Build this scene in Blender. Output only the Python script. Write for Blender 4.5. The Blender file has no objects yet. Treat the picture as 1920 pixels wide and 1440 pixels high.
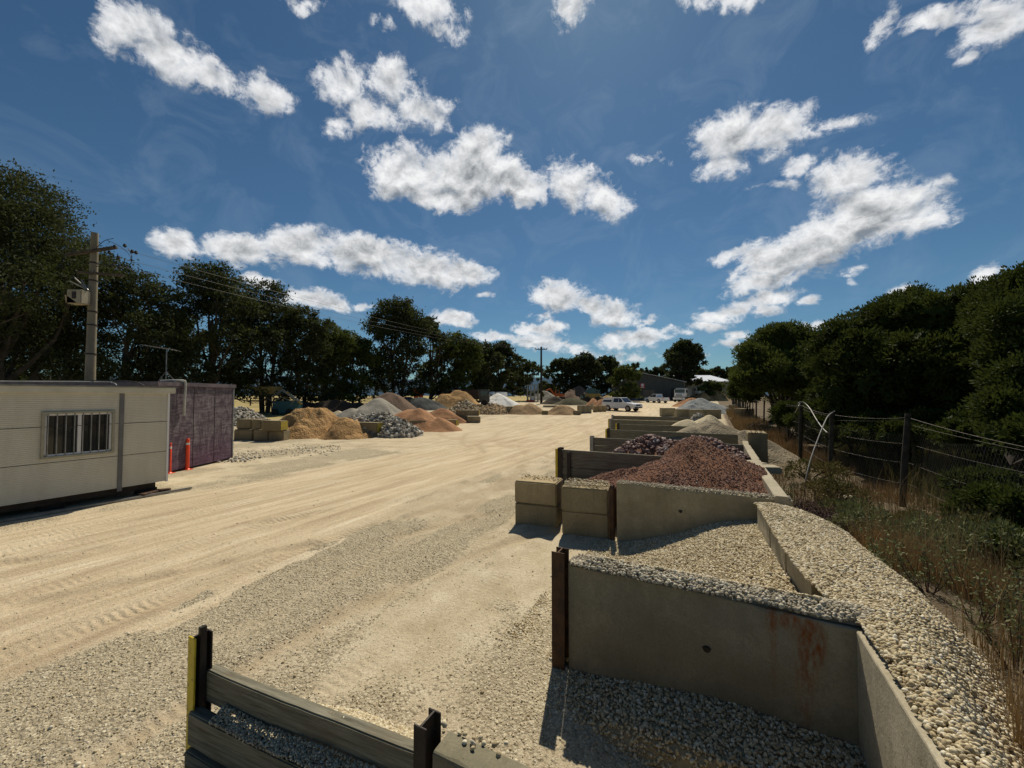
import bpy, bmesh, math, random
import numpy as np
from mathutils import Vector, Matrix
random.seed(7); rng = np.random.default_rng(7)
C = bpy.context.scene.collection
PI = math.pi
# ------------------------------------------------------------------ camera model and site frame
F = 735.0; EYE = 2.6; PITCH = math.atan(22/735.0)
TH = math.radians(27)
AU = (math.sin(TH), math.cos(TH)); BV = (math.cos(TH), -math.sin(TH))
def S(u, v): return (AU[0]*u+BV[0]*v, AU[1]*u+BV[1]*v)
def UV(x, y): return (AU[0]*x+AU[1]*y, BV[0]*x+BV[1]*y)
def sstep(x, a, b):
    t = np.clip((x-a)/(b-a), 0, 1); return t*t*(3-2*t)
# ------------------------------------------------------------------ numpy noise
def _h(ix, iy, seed):
    n = (ix.astype(np.int64)*374761393 + iy.astype(np.int64)*668265263 + seed*1442695041) & 0xffffffff
    n = ((n ^ (n >> 13))*1274126177) & 0xffffffff
    n = (n ^ (n >> 16)) & 0xffffffff
    return n/4294967295.0
def vn(x, y, seed=0):
    x = np.asarray(x, float); y = np.asarray(y, float)
    ix = np.floor(x); iy = np.floor(y); fx = x-ix; fy = y-iy
    fx = fx*fx*(3-2*fx); fy = fy*fy*(3-2*fy)
    a = _h(ix, iy, seed); b = _h(ix+1, iy, seed); c = _h(ix, iy+1, seed); d = _h(ix+1, iy+1, seed)
    return (a*(1-fx)+b*fx)*(1-fy)+(c*(1-fx)+d*fx)*fy
def fbm(x, y, oct=4, seed=0):
    s = 0; a = .5; t = 0
    for o in range(oct):
        s = s + a*vn(np.asarray(x)*2**o+o*17.3, np.asarray(y)*2**o-o*9.1, seed+o); t += a; a *= .5
    return s/t
# ------------------------------------------------------------------ terrain height
def T(x, y):
    x = np.asarray(x, float); y = np.asarray(y, float)
    k = 4.0
    z = 0.0225*np.log1p(np.exp(np.clip((y-25)/k, -30, 30)))*k
    z = np.where((y-25)/k > 29, 0.0225*(y-25), z)
    z = np.minimum(z, 2.3+0*z)
    u = AU[0]*x+AU[1]*y; v = BV[0]*x+BV[1]*y
    bank = sstep(v, .95, 1.15)*(1-sstep(v, 1.7, 3.6))*(1-sstep(u, 6.2, 8.5))
    z = z + .62*bank
    z = z + .12*sstep(v, 1.0, 2.5)*(fbm(x*.9, y*.9, 3, 5)-.3)*(1-sstep(u, 30, 40))
    return z
def Tf(x, y): return float(T(x, y))
def ray(px, py):
    dx = px-960; dy = 720-py
    return (dx, F*math.cos(PITCH)-dy*math.sin(PITCH), F*math.sin(PITCH)+dy*math.cos(PITCH))
def P(px, py, z=0):
    d = ray(px, py); t = (z-EYE)/d[2]; return Vector((d[0]*t, d[1]*t, z))
def D(px, py, Y):
    d = ray(px, py); t = Y/d[1]; return Vector((d[0]*t, Y, EYE+d[2]*t))
def G(px, py):
    d = ray(px, py); Y = 2.0
    while Y < 400:
        t = Y/d[1]
        if EYE+d[2]*t <= Tf(d[0]*t, Y): break
        Y *= 1.01
    t = Y/d[1]; return Vector((d[0]*t, Y, Tf(d[0]*t, Y)))
# ------------------------------------------------------------------ tagging / mesh helpers
def tag(o, label=None, cat=None, group=None, kind=None):
    if label: o['label'] = label
    if cat: o['category'] = cat
    if group: o['group'] = group
    if kind: o['kind'] = kind
    return o
def link(name, me, mat=None, parent=None):
    o = bpy.data.objects.new(name, me); C.objects.link(o)
    if mat is not None:
        for m in (mat if isinstance(mat, (list, tuple)) else [mat]): me.materials.append(m)
    if parent is not None: o.parent = parent
    return o
def empty(name, loc=(0, 0, 0), rz=0, label=None, cat=None, group=None):
    o = bpy.data.objects.new(name, None); C.objects.link(o); o.location = loc; o.rotation_euler = (0, 0, rz)
    o.empty_display_size = .3
    return tag(o, label, cat, group)
def np_mesh(name, V, Fc, mat, parent=None, smooth=False, attrs=None):
    V = np.asarray(V, np.float32); Fc = np.asarray(Fc, np.int32)
    n = Fc.shape[1]; me = bpy.data.meshes.new(name)
    me.vertices.add(len(V)); me.vertices.foreach_set('co', V.ravel())
    me.loops.add(Fc.size); me.loops.foreach_set('vertex_index', Fc.ravel())
    me.polygons.add(len(Fc)); me.polygons.foreach_set('loop_start', np.arange(0, Fc.size, n, dtype=np.int32))
    if smooth: me.polygons.foreach_set('use_smooth', np.ones(len(Fc), bool))
    for k, a in (attrs or {}).items():
        at = me.attributes.new(k, 'FLOAT', 'POINT'); at.data.foreach_set('value', np.asarray(a, np.float32))
    me.update(calc_edges=True); me.validate()
    return link(name, me, mat, parent)
class MB:
    def __init__(s): s.v = []; s.f = []; s.m = []; s.mi = 0
    def add(s, vs, fs):
        b = len(s.v); s.v += [tuple(p) for p in vs]; s.f += [tuple(b+i for i in f) for f in fs]; s.m += [s.mi]*len(fs); return s
    def box(s, c, d, rz=0, rx=0, ry=0, ch=0.0):
        R = Matrix.Rotation(rz, 3, 'Z') @ Matrix.Rotation(ry, 3, 'Y') @ Matrix.Rotation(rx, 3, 'X')
        bm = bmesh.new(); bmesh.ops.create_cube(bm, size=1)
        for v in bm.verts: v.co = Vector((v.co.x*d[0], v.co.y*d[1], v.co.z*d[2]))
        if ch > 0: bmesh.ops.bevel(bm, geom=list(bm.edges), offset=ch, segments=2, affect='EDGES', clamp_overlap=True)
        bm.verts.index_update()
        s.add([R @ v.co+Vector(c) for v in bm.verts], [[v.index for v in f.verts] for f in bm.faces]); bm.free(); return s
    def bar(s, p, q, w, h=None, ch=0, up=(0, 0, 1)):
        p = Vector(p); q = Vector(q); h = h or w; d = (q-p); L = d.length; d.normalize()
        upv = Vector(up)
        if abs(d.dot(upv)) > .99: upv = Vector((1, 0, 0))
        x = d.cross(upv).normalized(); z = x.cross(d)
        R = Matrix((x, d, z)).transposed()
        m = MB().box((0, 0, 0), (w, L, h), ch=ch); c = (p+q)/2
        return s.add([R @ Vector(v)+c for v in m.v], m.f)
    def tube(s, pts, r, n=8, cap=True):
        pts = [Vector(p) for p in pts]; rr = r if isinstance(r, (list, tuple)) else [r]*len(pts)
        vs = []; fs = []
        for i, p in enumerate(pts):
            a = pts[max(i-1, 0)]; b = pts[min(i+1, len(pts)-1)]; d = (b-a).normalized()
            up = Vector((0, 0, 1)) if abs(d.z) < .95 else Vector((0, 1, 0))
            x = d.cross(up).normalized(); y = x.cross(d)
            for k in range(n):
                t = 2*PI*k/n; vs.append(p+(x*math.cos(t)+y*math.sin(t))*rr[i])
        for i in range(len(pts)-1):
            for k in range(n):
                fs.append((i*n+k, i*n+(k+1) % n, (i+1)*n+(k+1) % n, (i+1)*n+k))
        if cap: fs.append(tuple(range(n))); fs.append(tuple(reversed(range((len(pts)-1)*n, len(pts)*n))))
        return s.add(vs, fs)
    def prism(s, prof, x0, x1, axis='x', inset=None):
        # profile in (y,z) extruded along x
        n = len(prof); p2 = inset or prof
        vs = [(x0, a, b) for a, b in prof]+[(x1, a, b) for a, b in p2]
        if axis == 'y': vs = [(v[1], v[0], v[2]) for v in vs]
        fs = [tuple(range(n)), tuple(reversed(range(n, 2*n)))]+[(i, i+n, (i+1) % n+n, (i+1) % n) for i in range(n)]
        return s.add(vs, fs)
    def build(s, name, mat, parent=None, smooth=False, fix=True):
        me = bpy.data.meshes.new(name); me.from_pydata(s.v, [], s.f); me.update()
        if fix:
            bm = bmesh.new(); bm.from_mesh(me); bmesh.ops.recalc_face_normals(bm, faces=bm.faces); bm.to_mesh(me); bm.free()
        o = link(name, me, mat, parent)
        for p, i in zip(me.polygons, s.m): p.material_index = i
        if smooth:
            for p in me.polygons: p.use_smooth = True
            try: me.set_sharp_from_angle(angle=math.radians(40))
            except Exception: pass
        return o
# ------------------------------------------------------------------ icosahedron stones
def ico():
    t = (1+5**.5)/2
    V = np.array([(-1,t,0),(1,t,0),(-1,-t,0),(1,-t,0),(0,-1,t),(0,1,t),(0,-1,-t),(0,1,-t),(t,0,-1),(t,0,1),(-t,0,-1),(-t,0,1)], float)
    V /= np.linalg.norm(V[0])
    Fc = np.array([(0,11,5),(0,5,1),(0,1,7),(0,7,10),(0,10,11),(1,5,9),(5,11,4),(11,10,2),(10,7,6),(7,1,8),(3,9,4),(3,4,2),(3,2,6),(3,6,8),(3,8,9),(4,9,5),(2,4,11),(6,2,10),(8,6,7),(9,8,1)])
    return V, Fc
def octa():
    V = np.array([(1,0,0),(-1,0,0),(0,1,0),(0,-1,0),(0,0,1),(0,0,-1)], float)
    Fc = np.array([(0,2,4),(2,1,4),(1,3,4),(3,0,4),(2,0,5),(1,2,5),(3,1,5),(0,3,5)])
    return V, Fc
def rand_rot(n, tilt=1.0):
    q = rng.normal(size=(n, 4)); q[:, 1:3] *= tilt; q /= np.linalg.norm(q, axis=1)[:, None]
    w, x, y, z = q.T
    return np.stack([np.stack([1-2*(y*y+z*z), 2*(x*y-z*w), 2*(x*z+y*w)], -1), np.stack([2*(x*y+z*w), 1-2*(x*x+z*z), 2*(y*z-x*w)], -1), np.stack([2*(x*z-y*w), 2*(y*z+x*w), 1-2*(x*x+y*y)], -1)], 1)
def stones(pts, size, jag=.12, flat=(1, .78, .6), base='ico', tilt=.5):
    V, Fc = ico() if base == 'ico' else octa()
    n = len(pts); k = len(V)
    size = np.asarray(size)
    sc = np.array(flat)[None, :]*(1+rng.uniform(-.22, .22, (n, 3)))
    L = V[None]*sc[:, None, :]*(1+rng.uniform(-jag, jag, (n, k, 1)))*size[:, None, None]
    R = rand_rot(n, tilt)
    W = np.einsum('nij,nkj->nki', R, L)+np.asarray(pts)[:, None, :]
    FF = (Fc[None]+(np.arange(n)*k)[:, None, None]).reshape(-1, 3)
    return W.reshape(-1, 3), FF, np.repeat(rng.random(n), k)
def scatter_on(Hf, u0, u1, v0, v1, n, size, dens=None, site=True, lift=.25, sizevar=.45, **kw):
    """stones spread over a height field given in site (or world) coordinates"""
    u = rng.uniform(u0, u1, n); v = rng.uniform(v0, v1, n)
    if dens is not None:
        k = rng.random(n) < dens(u, v); u = u[k]; v = v[k]
    if site: x = AU[0]*u+BV[0]*v; y = AU[1]*u+BV[1]*v
    else: x, y = u, v
    z = Hf(u, v); ok = np.isfinite(z); x, y, z = x[ok], y[ok], z[ok]
    s = size*(1+sizevar*rng.normal(size=len(x)).clip(-1.4, 2))
    return stones(np.stack([x, y, z+s*lift], -1), s, **kw)
def merge(parts):
    V = []; Fs = []; A = []; b = 0
    for v, f, a in parts:
        V.append(v); Fs.append(f+b); A.append(a); b += len(v)
    return np.concatenate(V), np.concatenate(Fs), np.concatenate(A)
def grid_mesh(xs, ys, zf, keep=None, site=True):
    X, Y = np.meshgrid(xs, ys, indexing='ij')
    Z = zf(X, Y)
    if site: wx = AU[0]*X+BV[0]*Y; wy = AU[1]*X+BV[1]*Y
    else: wx, wy = X, Y
    V = np.stack([wx, wy, Z], -1).reshape(-1, 3)
    nx, ny = X.shape; i = np.arange(nx*ny).reshape(nx, ny)
    q = np.stack([i[:-1, :-1], i[1:, :-1], i[1:, 1:], i[:-1, 1:]], -1).reshape(-1, 4)
    if site: q = q[:, ::-1]
    if keep is not None:
        kk = keep(X, Y).ravel(); q = q[kk[q].any(1)]
    return V, q, X.ravel(), Y.ravel()
# ------------------------------------------------------------------ materials
class N:
    def __init__(s, name):
        s.m = bpy.data.materials.new(name); s.m.use_nodes = True; s.t = s.m.node_tree
        s.b = s.t.nodes['Principled BSDF']; s.geo = None
    def n(s, typ, ins=None, **kw):
        nd = s.t.nodes.new(typ)
        for k, v in kw.items(): setattr(nd, k, v)
        for k, v in (ins or {}).items():
            if isinstance(v, bpy.types.NodeSocket): s.t.links.new(v, nd.inputs[k])
            else: nd.inputs[k].default_value = v
        return nd
    def pos(s):
        if s.geo is None: s.geo = s.t.nodes.new('ShaderNodeNewGeometry')
        return s.geo.outputs['Position']
    def obj(s): return s.n('ShaderNodeTexCoord').outputs['Object']
    def map(s, vec, scale=(1, 1, 1), rot=(0, 0, 0), loc=(0, 0, 0), typ='POINT'):
        return s.n('ShaderNodeMapping', {'Vector': vec, 'Scale': scale, 'Rotation': rot, 'Location': loc}, vector_type=typ).outputs[0]
    def noise(s, vec, scale, det=4, rough=.55, dist=0):
        return s.n('ShaderNodeTexNoise', {'Vector': vec, 'Scale': scale, 'Detail': det, 'Roughness': rough, 'Distortion': dist}).outputs['Fac']
    def vor(s, vec, scale, feat='F1', out='Distance', rand=1):
        return s.n('ShaderNodeTexVoronoi', {'Vector': vec, 'Scale': scale, 'Randomness': rand}, feature=feat).outputs[out]
    def ramp(s, fac, stops, interp='LINEAR'):
        r = s.n('ShaderNodeValToRGB', {'Fac': fac}); e = r.color_ramp.elements; r.color_ramp.interpolation = interp
        while len(e) < len(stops): e.new(.5)
        for el, (p, c) in zip(e, stops):
            el.position = p; el.color = (c, c, c, 1) if isinstance(c, (int, float)) else (*c, 1)
        return r.outputs[0]
    def mix(s, fac, a, b, mode='MIX'):
        nd = s.t.nodes.new('ShaderNodeMix'); nd.data_type = 'RGBA'; nd.blend_type = mode
        for i, v in ((0, fac), (6, a), (7, b)):
            if isinstance(v, bpy.types.NodeSocket): s.t.links.new(v, nd.inputs[i])
            else: nd.inputs[i].default_value = (v if i == 0 else ((v, v, v, 1) if isinstance(v, (int, float)) else (*v, 1)))
        return nd.outputs[2]
    def math(s, op, a, b=0, c=None, clamp=False):
        nd = s.t.nodes.new('ShaderNodeMath'); nd.operation = op; nd.use_clamp = clamp
        for i, v in enumerate((a, b) if c is None else (a, b, c)):
            if isinstance(v, bpy.types.NodeSocket): s.t.links.new(v, nd.inputs[i])
            else: nd.inputs[i].default_value = v
        return nd.outputs[0]
    def attr(s, name, out='Fac'): return s.n('ShaderNodeAttribute', attribute_name=name).outputs[out]
    def bump(s, h, dist=.01, strength=1, normal=None):
        ins = {'Height': h, 'Distance': dist, 'Strength': strength}
        if normal is not None: ins['Normal'] = normal
        return s.n('ShaderNodeBump', ins).outputs[0]
    def out(s, col=None, rough=.8, nor=None, metal=0, spec=.3, **kw):
        for k, v in (('Base Color', col), ('Roughness', rough), ('Normal', nor), ('Metallic', metal), ('Specular IOR Level', spec), *kw.items()):
            if v is None: continue
            if isinstance(v, bpy.types.NodeSocket): s.t.links.new(v, s.b.inputs[k])
            else: s.b.inputs[k].default_value = (*v, 1) if isinstance(v, tuple) and len(v) == 3 else v
        return s.m
def simple(name, c1, c2=None, scale=3, rough=.7, metal=0, bump=.0, bscale=30, spec=.3, wear=None):
    m = N(name); p = m.pos(); c2 = c2 or tuple(x*.75 for x in c1)
    col = m.mix(m.ramp(m.noise(p, scale, 5), [(.35, 0), (.65, 1)]), c1, c2)
    if wear: col = m.mix(m.ramp(m.noise(p, scale*4, 6, .7), [(.58, 0), (.68, 1)]), col, wear)
    nor = m.bump(m.noise(p, bscale, 5), .01, bump) if bump else None
    return m.out(col, rough, nor, metal, spec)
def concrete(name, c=(.39, .345, .235), rust=None):
    m = N(name); p = m.pos()
    big = m.noise(p, 1.7, 5, .6); fine = m.noise(p, 60, 4, .7)
    streak = m.noise(m.map(p, (5, 5, .8)), 1.5, 6, .65, .5)
    col = m.mix(m.ramp(big, [(.3, 0), (.7, 1)]), tuple(x*.72 for x in c), tuple(x*1.18 for x in c))
    col = m.mix(m.ramp(streak, [(.36, .32), (.58, 0)]), col, tuple(x*.55 for x in c))
    blot = m.noise(p, .9, 7, .7, .6)
    col = m.mix(m.ramp(blot, [(.46, 0), (.60, .38)]), col, (c[0]*.58, c[1]*.54, c[2]*.45))
    col = m.mix(m.ramp(m.noise(p, 3.3, 6, .7, .8), [(.55, 0), (.72, .35)]), col, (c[0]*1.5, c[1]*1.45, c[2]*1.35))
    col = m.mix(m.ramp(fine, [(.32, .45), (.6, 0)]), col, tuple(x*.45 for x in c))
    col = m.mix(m.ramp(m.noise(p, 17, 6, .75), [(.5, 0), (.7, .45)]), col, (c[0]*.55, c[1]*.5, c[2]*.42))
    pits = m.ramp(m.vor(p, 22), [(.05, 1), (.11, 0)])
    pm = m.math('MULTIPLY', pits, m.ramp(m.noise(p, 5, 3), [(.46, 0), (.54, 1)]))
    col = m.mix(m.math('MULTIPLY', pm, .7), col, (.05, .045, .03))
    if rust:
        fac = None
        for (loc, rot, sc, k) in rust:
            g = m.n('ShaderNodeTexGradient', {'Vector': m.map(p, sc, (0, 0, rot), loc, 'TEXTURE')}, gradient_type='SPHERICAL').outputs['Fac']
            nn = m.noise(m.map(p, (22, 22, 6)), 1.6, 6, .72)
            e = m.math('MULTIPLY', m.ramp(g, [(0, 0), (.45, 1)]), m.ramp(nn, [(.47-.1*k, 0), (.62, k)]))
            fac = e if fac is None else m.math('MAXIMUM', fac, e)
        col = m.mix(fac, col, (.20, .062, .016))
    h = m.math('SUBTRACT', m.math('ADD', m.math('MULTIPLY', fine, .5), m.math('MULTIPLY', m.noise(p, 9, 5), 1.0)), pm)
    return m.out(col, .9, m.bump(h, .006, .7), spec=.2)
def stone_mat(name, stops, rough=.8, fscale=90, dust=None, spec=.25):
    m = N(name); p = m.pos(); r = m.attr('rnd')
    col = m.ramp(r, stops)
    col = m.mix(m.ramp(m.noise(p, fscale, 4, .7), [(.35, .4), (.65, 0)]), col, 0.0)
    if dust: col = m.mix(m.ramp(m.noise(p, 1.3, 4), [(.4, 0), (.65, .7)]), col, dust)
    return m.out(col, rough, m.bump(m.noise(p, fscale*1.2, 3, .6), .002, .5), spec=spec)
def grit(name, c1, c2, c3=None, vs=60, depth=.02, big=1.2, rough=.95, dark=.45):
    """fine loose material: sand / small gravel"""
    m = N(name); p = m.pos()
    cell = m.vor(p, vs, out='Color'); d = m.vor(p, vs)
    v = m.n('ShaderNodeSeparateColor', {'Color': cell}).outputs[0]
    col = m.mix(v, c1, c2)
    col = m.mix(m.ramp(m.noise(p, big, 5, .6), [(.38, 0), (.66, 1)]), col, c3 or tuple(x*.7 for x in c1))
    col = m.mix(m.ramp(d, [(.25, 0), (.75, dark)]), col, tuple(x*.3 for x in c1))
    h = m.math('ADD', m.math('MULTIPLY', d, -1.0), m.math('MULTIPLY', m.noise(p, vs*.12, 5, .6), 2.5))
    return m.out(col, rough, m.bump(h, depth, .9), spec=.15)
M = {}
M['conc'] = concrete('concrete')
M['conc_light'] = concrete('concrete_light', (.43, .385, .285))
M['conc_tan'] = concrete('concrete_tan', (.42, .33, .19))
M['conc_block'] = concrete('concrete_block', (.31, .255, .155))
M['net'] = simple('mesh_wire', (.22, .21, .18), (.14, .13, .11), 5, .5, .6)
def sleeper_mat():
    m = N('weathered_timber'); p = m.obj()
    g = m.noise(m.map(p, (1.2, 14, 22)), 2.2, 6, .65, .4)
    col = m.ramp(g, [(.3, (.08, .073, .052)), (.5, (.17, .158, .115)), (.72, (.27, .25, .19))])
    col = m.mix(m.ramp(m.noise(p, 3, 4), [(.5, 0), (.7, .7)]), col, (.16, .13, .085))
    return m.out(col, .9, m.bump(g, .01, .9), spec=.2)
M['sleeper'] = sleeper_mat()
M['rust'] = simple('rusted_steel', (.105, .055, .028), (.045, .028, .02), 9, .75, .3, .5, 60, .4, wear=(.19, .08, .03))
M['darksteel'] = simple('dark_steel', (.045, .036, .03), (.025, .02, .018), 8, .6, .4, .4, 70, .4, wear=(.09, .045, .02))
M['yellow'] = simple('yellow_paint', (.62, .47, .02), (.5, .36, .02), 6, .5, 0, .2, 50, .4, wear=(.10, .07, .03))
M['yellowfaded'] = simple('faded_yellow_paint', (.5, .38, .03), (.30, .23, .06), 8, .7, 0, .2, 50, .3, wear=(.17, .14, .08))
M['galv'] = simple('galvanised_steel', (.30, .30, .29), (.2, .2, .19), 5, .45, .6, .1)
M['white'] = simple('white_vehicle_paint', (.78, .79, .8), (.72, .72, .72), 2, .25, 0, 0, 30, .6)
M['glass'] = simple('dark_glass', (.02, .025, .03), (.015, .018, .02), 2, .08, 0, 0, 30, .9)
M['tyre'] = simple('rubber', (.02, .02, .02), (.03, .028, .025), 5, .85)
M['rim'] = simple('alloy', (.4, .4, .42), (.3, .3, .3), 5, .35, .8)
M['black'] = simple('black_plastic', (.02, .02, .02), (.03, .03, .03), 5, .6)
M['lamp'] = simple('lamp_glass', (.7, .72, .75), (.6, .6, .62), 5, .1, 0, 0, 30, .9)
M['orange'] = simple('orange_plastic', (.85, .07, .012), (.7, .06, .01), 5, .4, 0, 0, 30, .5)
M['reflect'] = simple('reflective_white', (.8, .8, .8), (.6, .6, .6), 5, .3)
M['hose'] = simple('white_poly_pipe', (.45, .44, .40), (.3, .3, .27), 5, .5)
M['pvc'] = simple('grey_pvc', (.26, .25, .22), (.2, .19, .17), 5, .5)
M['post'] = simple('old_wood_post', (.075, .065, .045), (.035, .03, .02), 6, .9, 0, .6, 25)
M['bark'] = simple('bark', (.11, .09, .065), (.045, .036, .028), 2.5, .9, 0, .8, 12, .2, wear=(.22, .20, .17))
M['barkdark'] = simple('dark_bark', (.05, .04, .03), (.03, .024, .018), 4, .9, 0, .8, 15, .2)
M['wire'] = simple('fence_wire', (.12, .11, .10), (.08, .07, .06), 5, .5, .7)
M['cable'] = simple('black_cable', (.03, .03, .032), (.02, .02, .02), 5, .6)
M['polec'] = concrete('pole_concrete', (.27, .24, .175))
M['red'] = simple('red_machine_paint', (.42, .05, .03), (.28, .03, .02), 5, .5)
M['teal'] = simple('teal_machine_paint', (.035, .12, .14), (.03, .08, .09), 5, .5, wear=(.1, .08, .06))
M['mustard'] = simple('mustard_machine_paint', (.36, .25, .07), (.22, .16, .06), 4, .6, wear=(.1, .08, .05))
M['orangem'] = simple('orange_machine_paint', (.5, .12, .03), (.3, .07, .02), 4, .6)
M['shed'] = simple('dark_green_cladding', (.075, .082, .075), (.06, .066, .06), 1, .6)
M['shedroof'] = simple('pale_metal_roof', (.62, .62, .58), (.5, .5, .47), 1, .4, .2)
M['roller'] = simple('roller_door', (.17, .14, .11), (.14, .12, .1), 1, .6)
M['signred'] = simple('sign_red', (.5, .03, .04), (.45, .03, .03), 3, .4)
M['signwhite'] = simple('sign_white', (.75, .75, .75), (.7, .7, .7), 3, .4)
M['signblue'] = simple('banner_blue', (.05, .08, .24), (.04, .05, .14), 3, .5)
def foliage(name, a, b, c, tr=.12):
    m = N(name); p = m.pos(); r = m.attr('rnd')
    col = m.mix(r, a, b); col = m.mix(m.ramp(m.noise(p, .5, 3), [(.42, 0), (.7, 1)]), col, c)
    m.out(col, .7, spec=.08)
    t = m.n('ShaderNodeBsdfTranslucent', {'Color': m.mix(.5, col, (.10, .12, .02))})
    mx = m.n('ShaderNodeMixShader', {'Fac': tr, 1: m.b.outputs[0], 2: t.outputs[0]})
    m.t.links.new(mx.outputs[0], m.t.nodes['Material Output'].inputs[0]); return m.m
M['gum'] = foliage('gum_leaves', (.029, .038, .018), (.060, .067, .034), (.038, .052, .017), .24)
M['gum2'] = foliage('olive_leaves', (.055, .075, .018), (.10, .12, .03), (.05, .07, .018), .28)
M['bush'] = foliage('bush_leaves', (.032, .050, .013), (.066, .088, .023), (.040, .056, .013), .2)
M['weed2'] = foliage('scrub_leaves', (.055, .065, .026), (.12, .115, .05), (.17, .12, .05), .2)
M['weed'] = foliage('weed_leaves', (.09, .115, .045), (.22, .23, .13), (.14, .13, .06), .2)
M['dry'] = foliage('dry_stalks', (.30, .185, .085), (.46, .34, .18), (.20, .12, .055), .05)
M['twig'] = simple('dead_twigs', (.10, .055, .045), (.06, .04, .035), 8, .9)
# stones
M['pebble'] = stone_mat('river_pebbles', [(0, (.34, .265, .155)), (.25, (.52, .42, .25)), (.55, (.62, .52, .33)), (.8, (.74, .66, .47)), (.93, (.84, .79, .64)), (1, (.28, .17, .09))])
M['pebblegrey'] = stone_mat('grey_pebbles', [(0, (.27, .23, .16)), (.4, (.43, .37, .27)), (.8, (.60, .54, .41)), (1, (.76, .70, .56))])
M['scoria'] = stone_mat('red_crushed_stone', [(0, (.19, .095, .07)), (.5, (.33, .165, .11)), (.85, (.44, .27, .20)), (1, (.52, .42, .34))])
M['redrock'] = stone_mat('brown_red_rock', [(0, (.12, .065, .055)), (.45, (.22, .13, .11)), (.8, (.35, .24, .21)), (1, (.5, .42, .38))], fscale=30)
M['greyrock'] = stone_mat('grey_white_rock', [(0, (.15, .13, .10)), (.5, (.37, .335, .27)), (.8, (.58, .545, .46)), (1, (.78, .74, .66))], fscale=12)
M['tanrock'] = stone_mat('tan_rock', [(0, (.30, .22, .13)), (.5, (.48, .38, .24)), (1, (.7, .6, .42))], fscale=15)
G_ = grit
M['g_red'] = grit('red_gravel', (.20, .105, .075), (.30, .165, .12), (.30, .14, .07), 55, .03)
M['g_pebble'] = grit('pebble_bed', (.36, .30, .20), (.52, .44, .30), None, 38, .03, dark=.7)
M['g_sand'] = grit('golden_sand', (.42, .255, .105), (.49, .31, .14), (.28, .16, .065), 12, .05, .5, dark=.1)
M['g_terra'] = grit('terracotta_sand', (.40, .21, .105), (.47, .26, .135), (.30, .15, .075), 14, .03, .5, dark=.15)
M['g_grey'] = grit('grey_gravel', (.28, .26, .22), (.37, .345, .29), (.26, .235, .19), 14, .03, .5, dark=.3)
M['g_brown'] = grit('brown_gravel', (.26, .215, .15), (.35, .30, .215), (.24, .20, .14), 18, .03, .5, dark=.35)
M['g_dark'] = grit('dark_mulch', (.06, .048, .035), (.10, .075, .055), (.05, .04, .03), 12, .05, .5)
M['g_char'] = grit('charcoal_stone', (.075, .08, .08), (.11, .115, .115), None, 14, .03, .5)
M['g_brownpile'] = grit('brown_soil', (.19, .125, .085), (.25, .17, .12), (.16, .11, .08), 10, .04, .5)
M['g_white'] = grit('white_sand', (.74, .73, .69), (.82, .81, .77), (.66, .65, .61), 10, .02, .5, dark=.1)
M['g_tan'] = grit('tan_gravel', (.38, .25, .13), (.48, .34, .19), (.30, .19, .10), 12, .04, .6, dark=.4)
M['g_pale'] = grit('pale_sand', (.52, .44, .29), (.60, .52, .36), (.46, .40, .27), 18, .02, .5, dark=.1)
M['g_blue'] = grit('blue_grey_gravel', (.22, .235, .235), (.32, .34, .335), (.20, .21, .21), 10, .04, .4, dark=.3)
M['g_olive'] = grit('olive_mulch', (.11, .10, .06), (.15, .14, .09), None, 12, .05, .5)
# ------------------------------------------------------------------ ground sheet
def axis_lines(a, b, fine, lim, g=1.09):
    l = list(np.arange(a, b, fine)); s = fine; x = b
    while x < lim[1]: l.append(x); s *= g; x += s
    l.append(lim[1]); s = fine; x = a-fine; o = []
    while x > lim[0]: o.append(x); s *= g; x -= s
    o.append(lim[0]); return np.array(o[::-1]+l)
us = axis_lines(-1, 15, .05, (-300, 5000)); vs_ = axis_lines(-11, 3.6, .05, (-4000, 4000))
def track_lines(u):
    c = 0.0016*np.maximum(u-16, 0)**2
    return [(-6.45-c*1.5+.25*np.sin(u*.3), .16, .8), (-8.2-c*1.2+.15*np.sin(u*.23+1), .22, .5), (-9.9-c+.2*np.sin(u*.2+2), .25, .5),
            (-11.3-c+.2*np.sin(u*.25), .2, .4), (-5.0-c*1.8+.3*np.sin(u*.35+1), .2, .55), (-3.7-.02*(u-6)**2+.1*np.sin(u), .18, .5), (-2.6-.015*(u-8)**2, .15, .35),
            (-7.3-c*1.4+.2*np.sin(u*.3+.6), .12, .4), (-10.7-c*.8+.2*np.sin(u*.17+1.2), .15, .4)]
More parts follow.
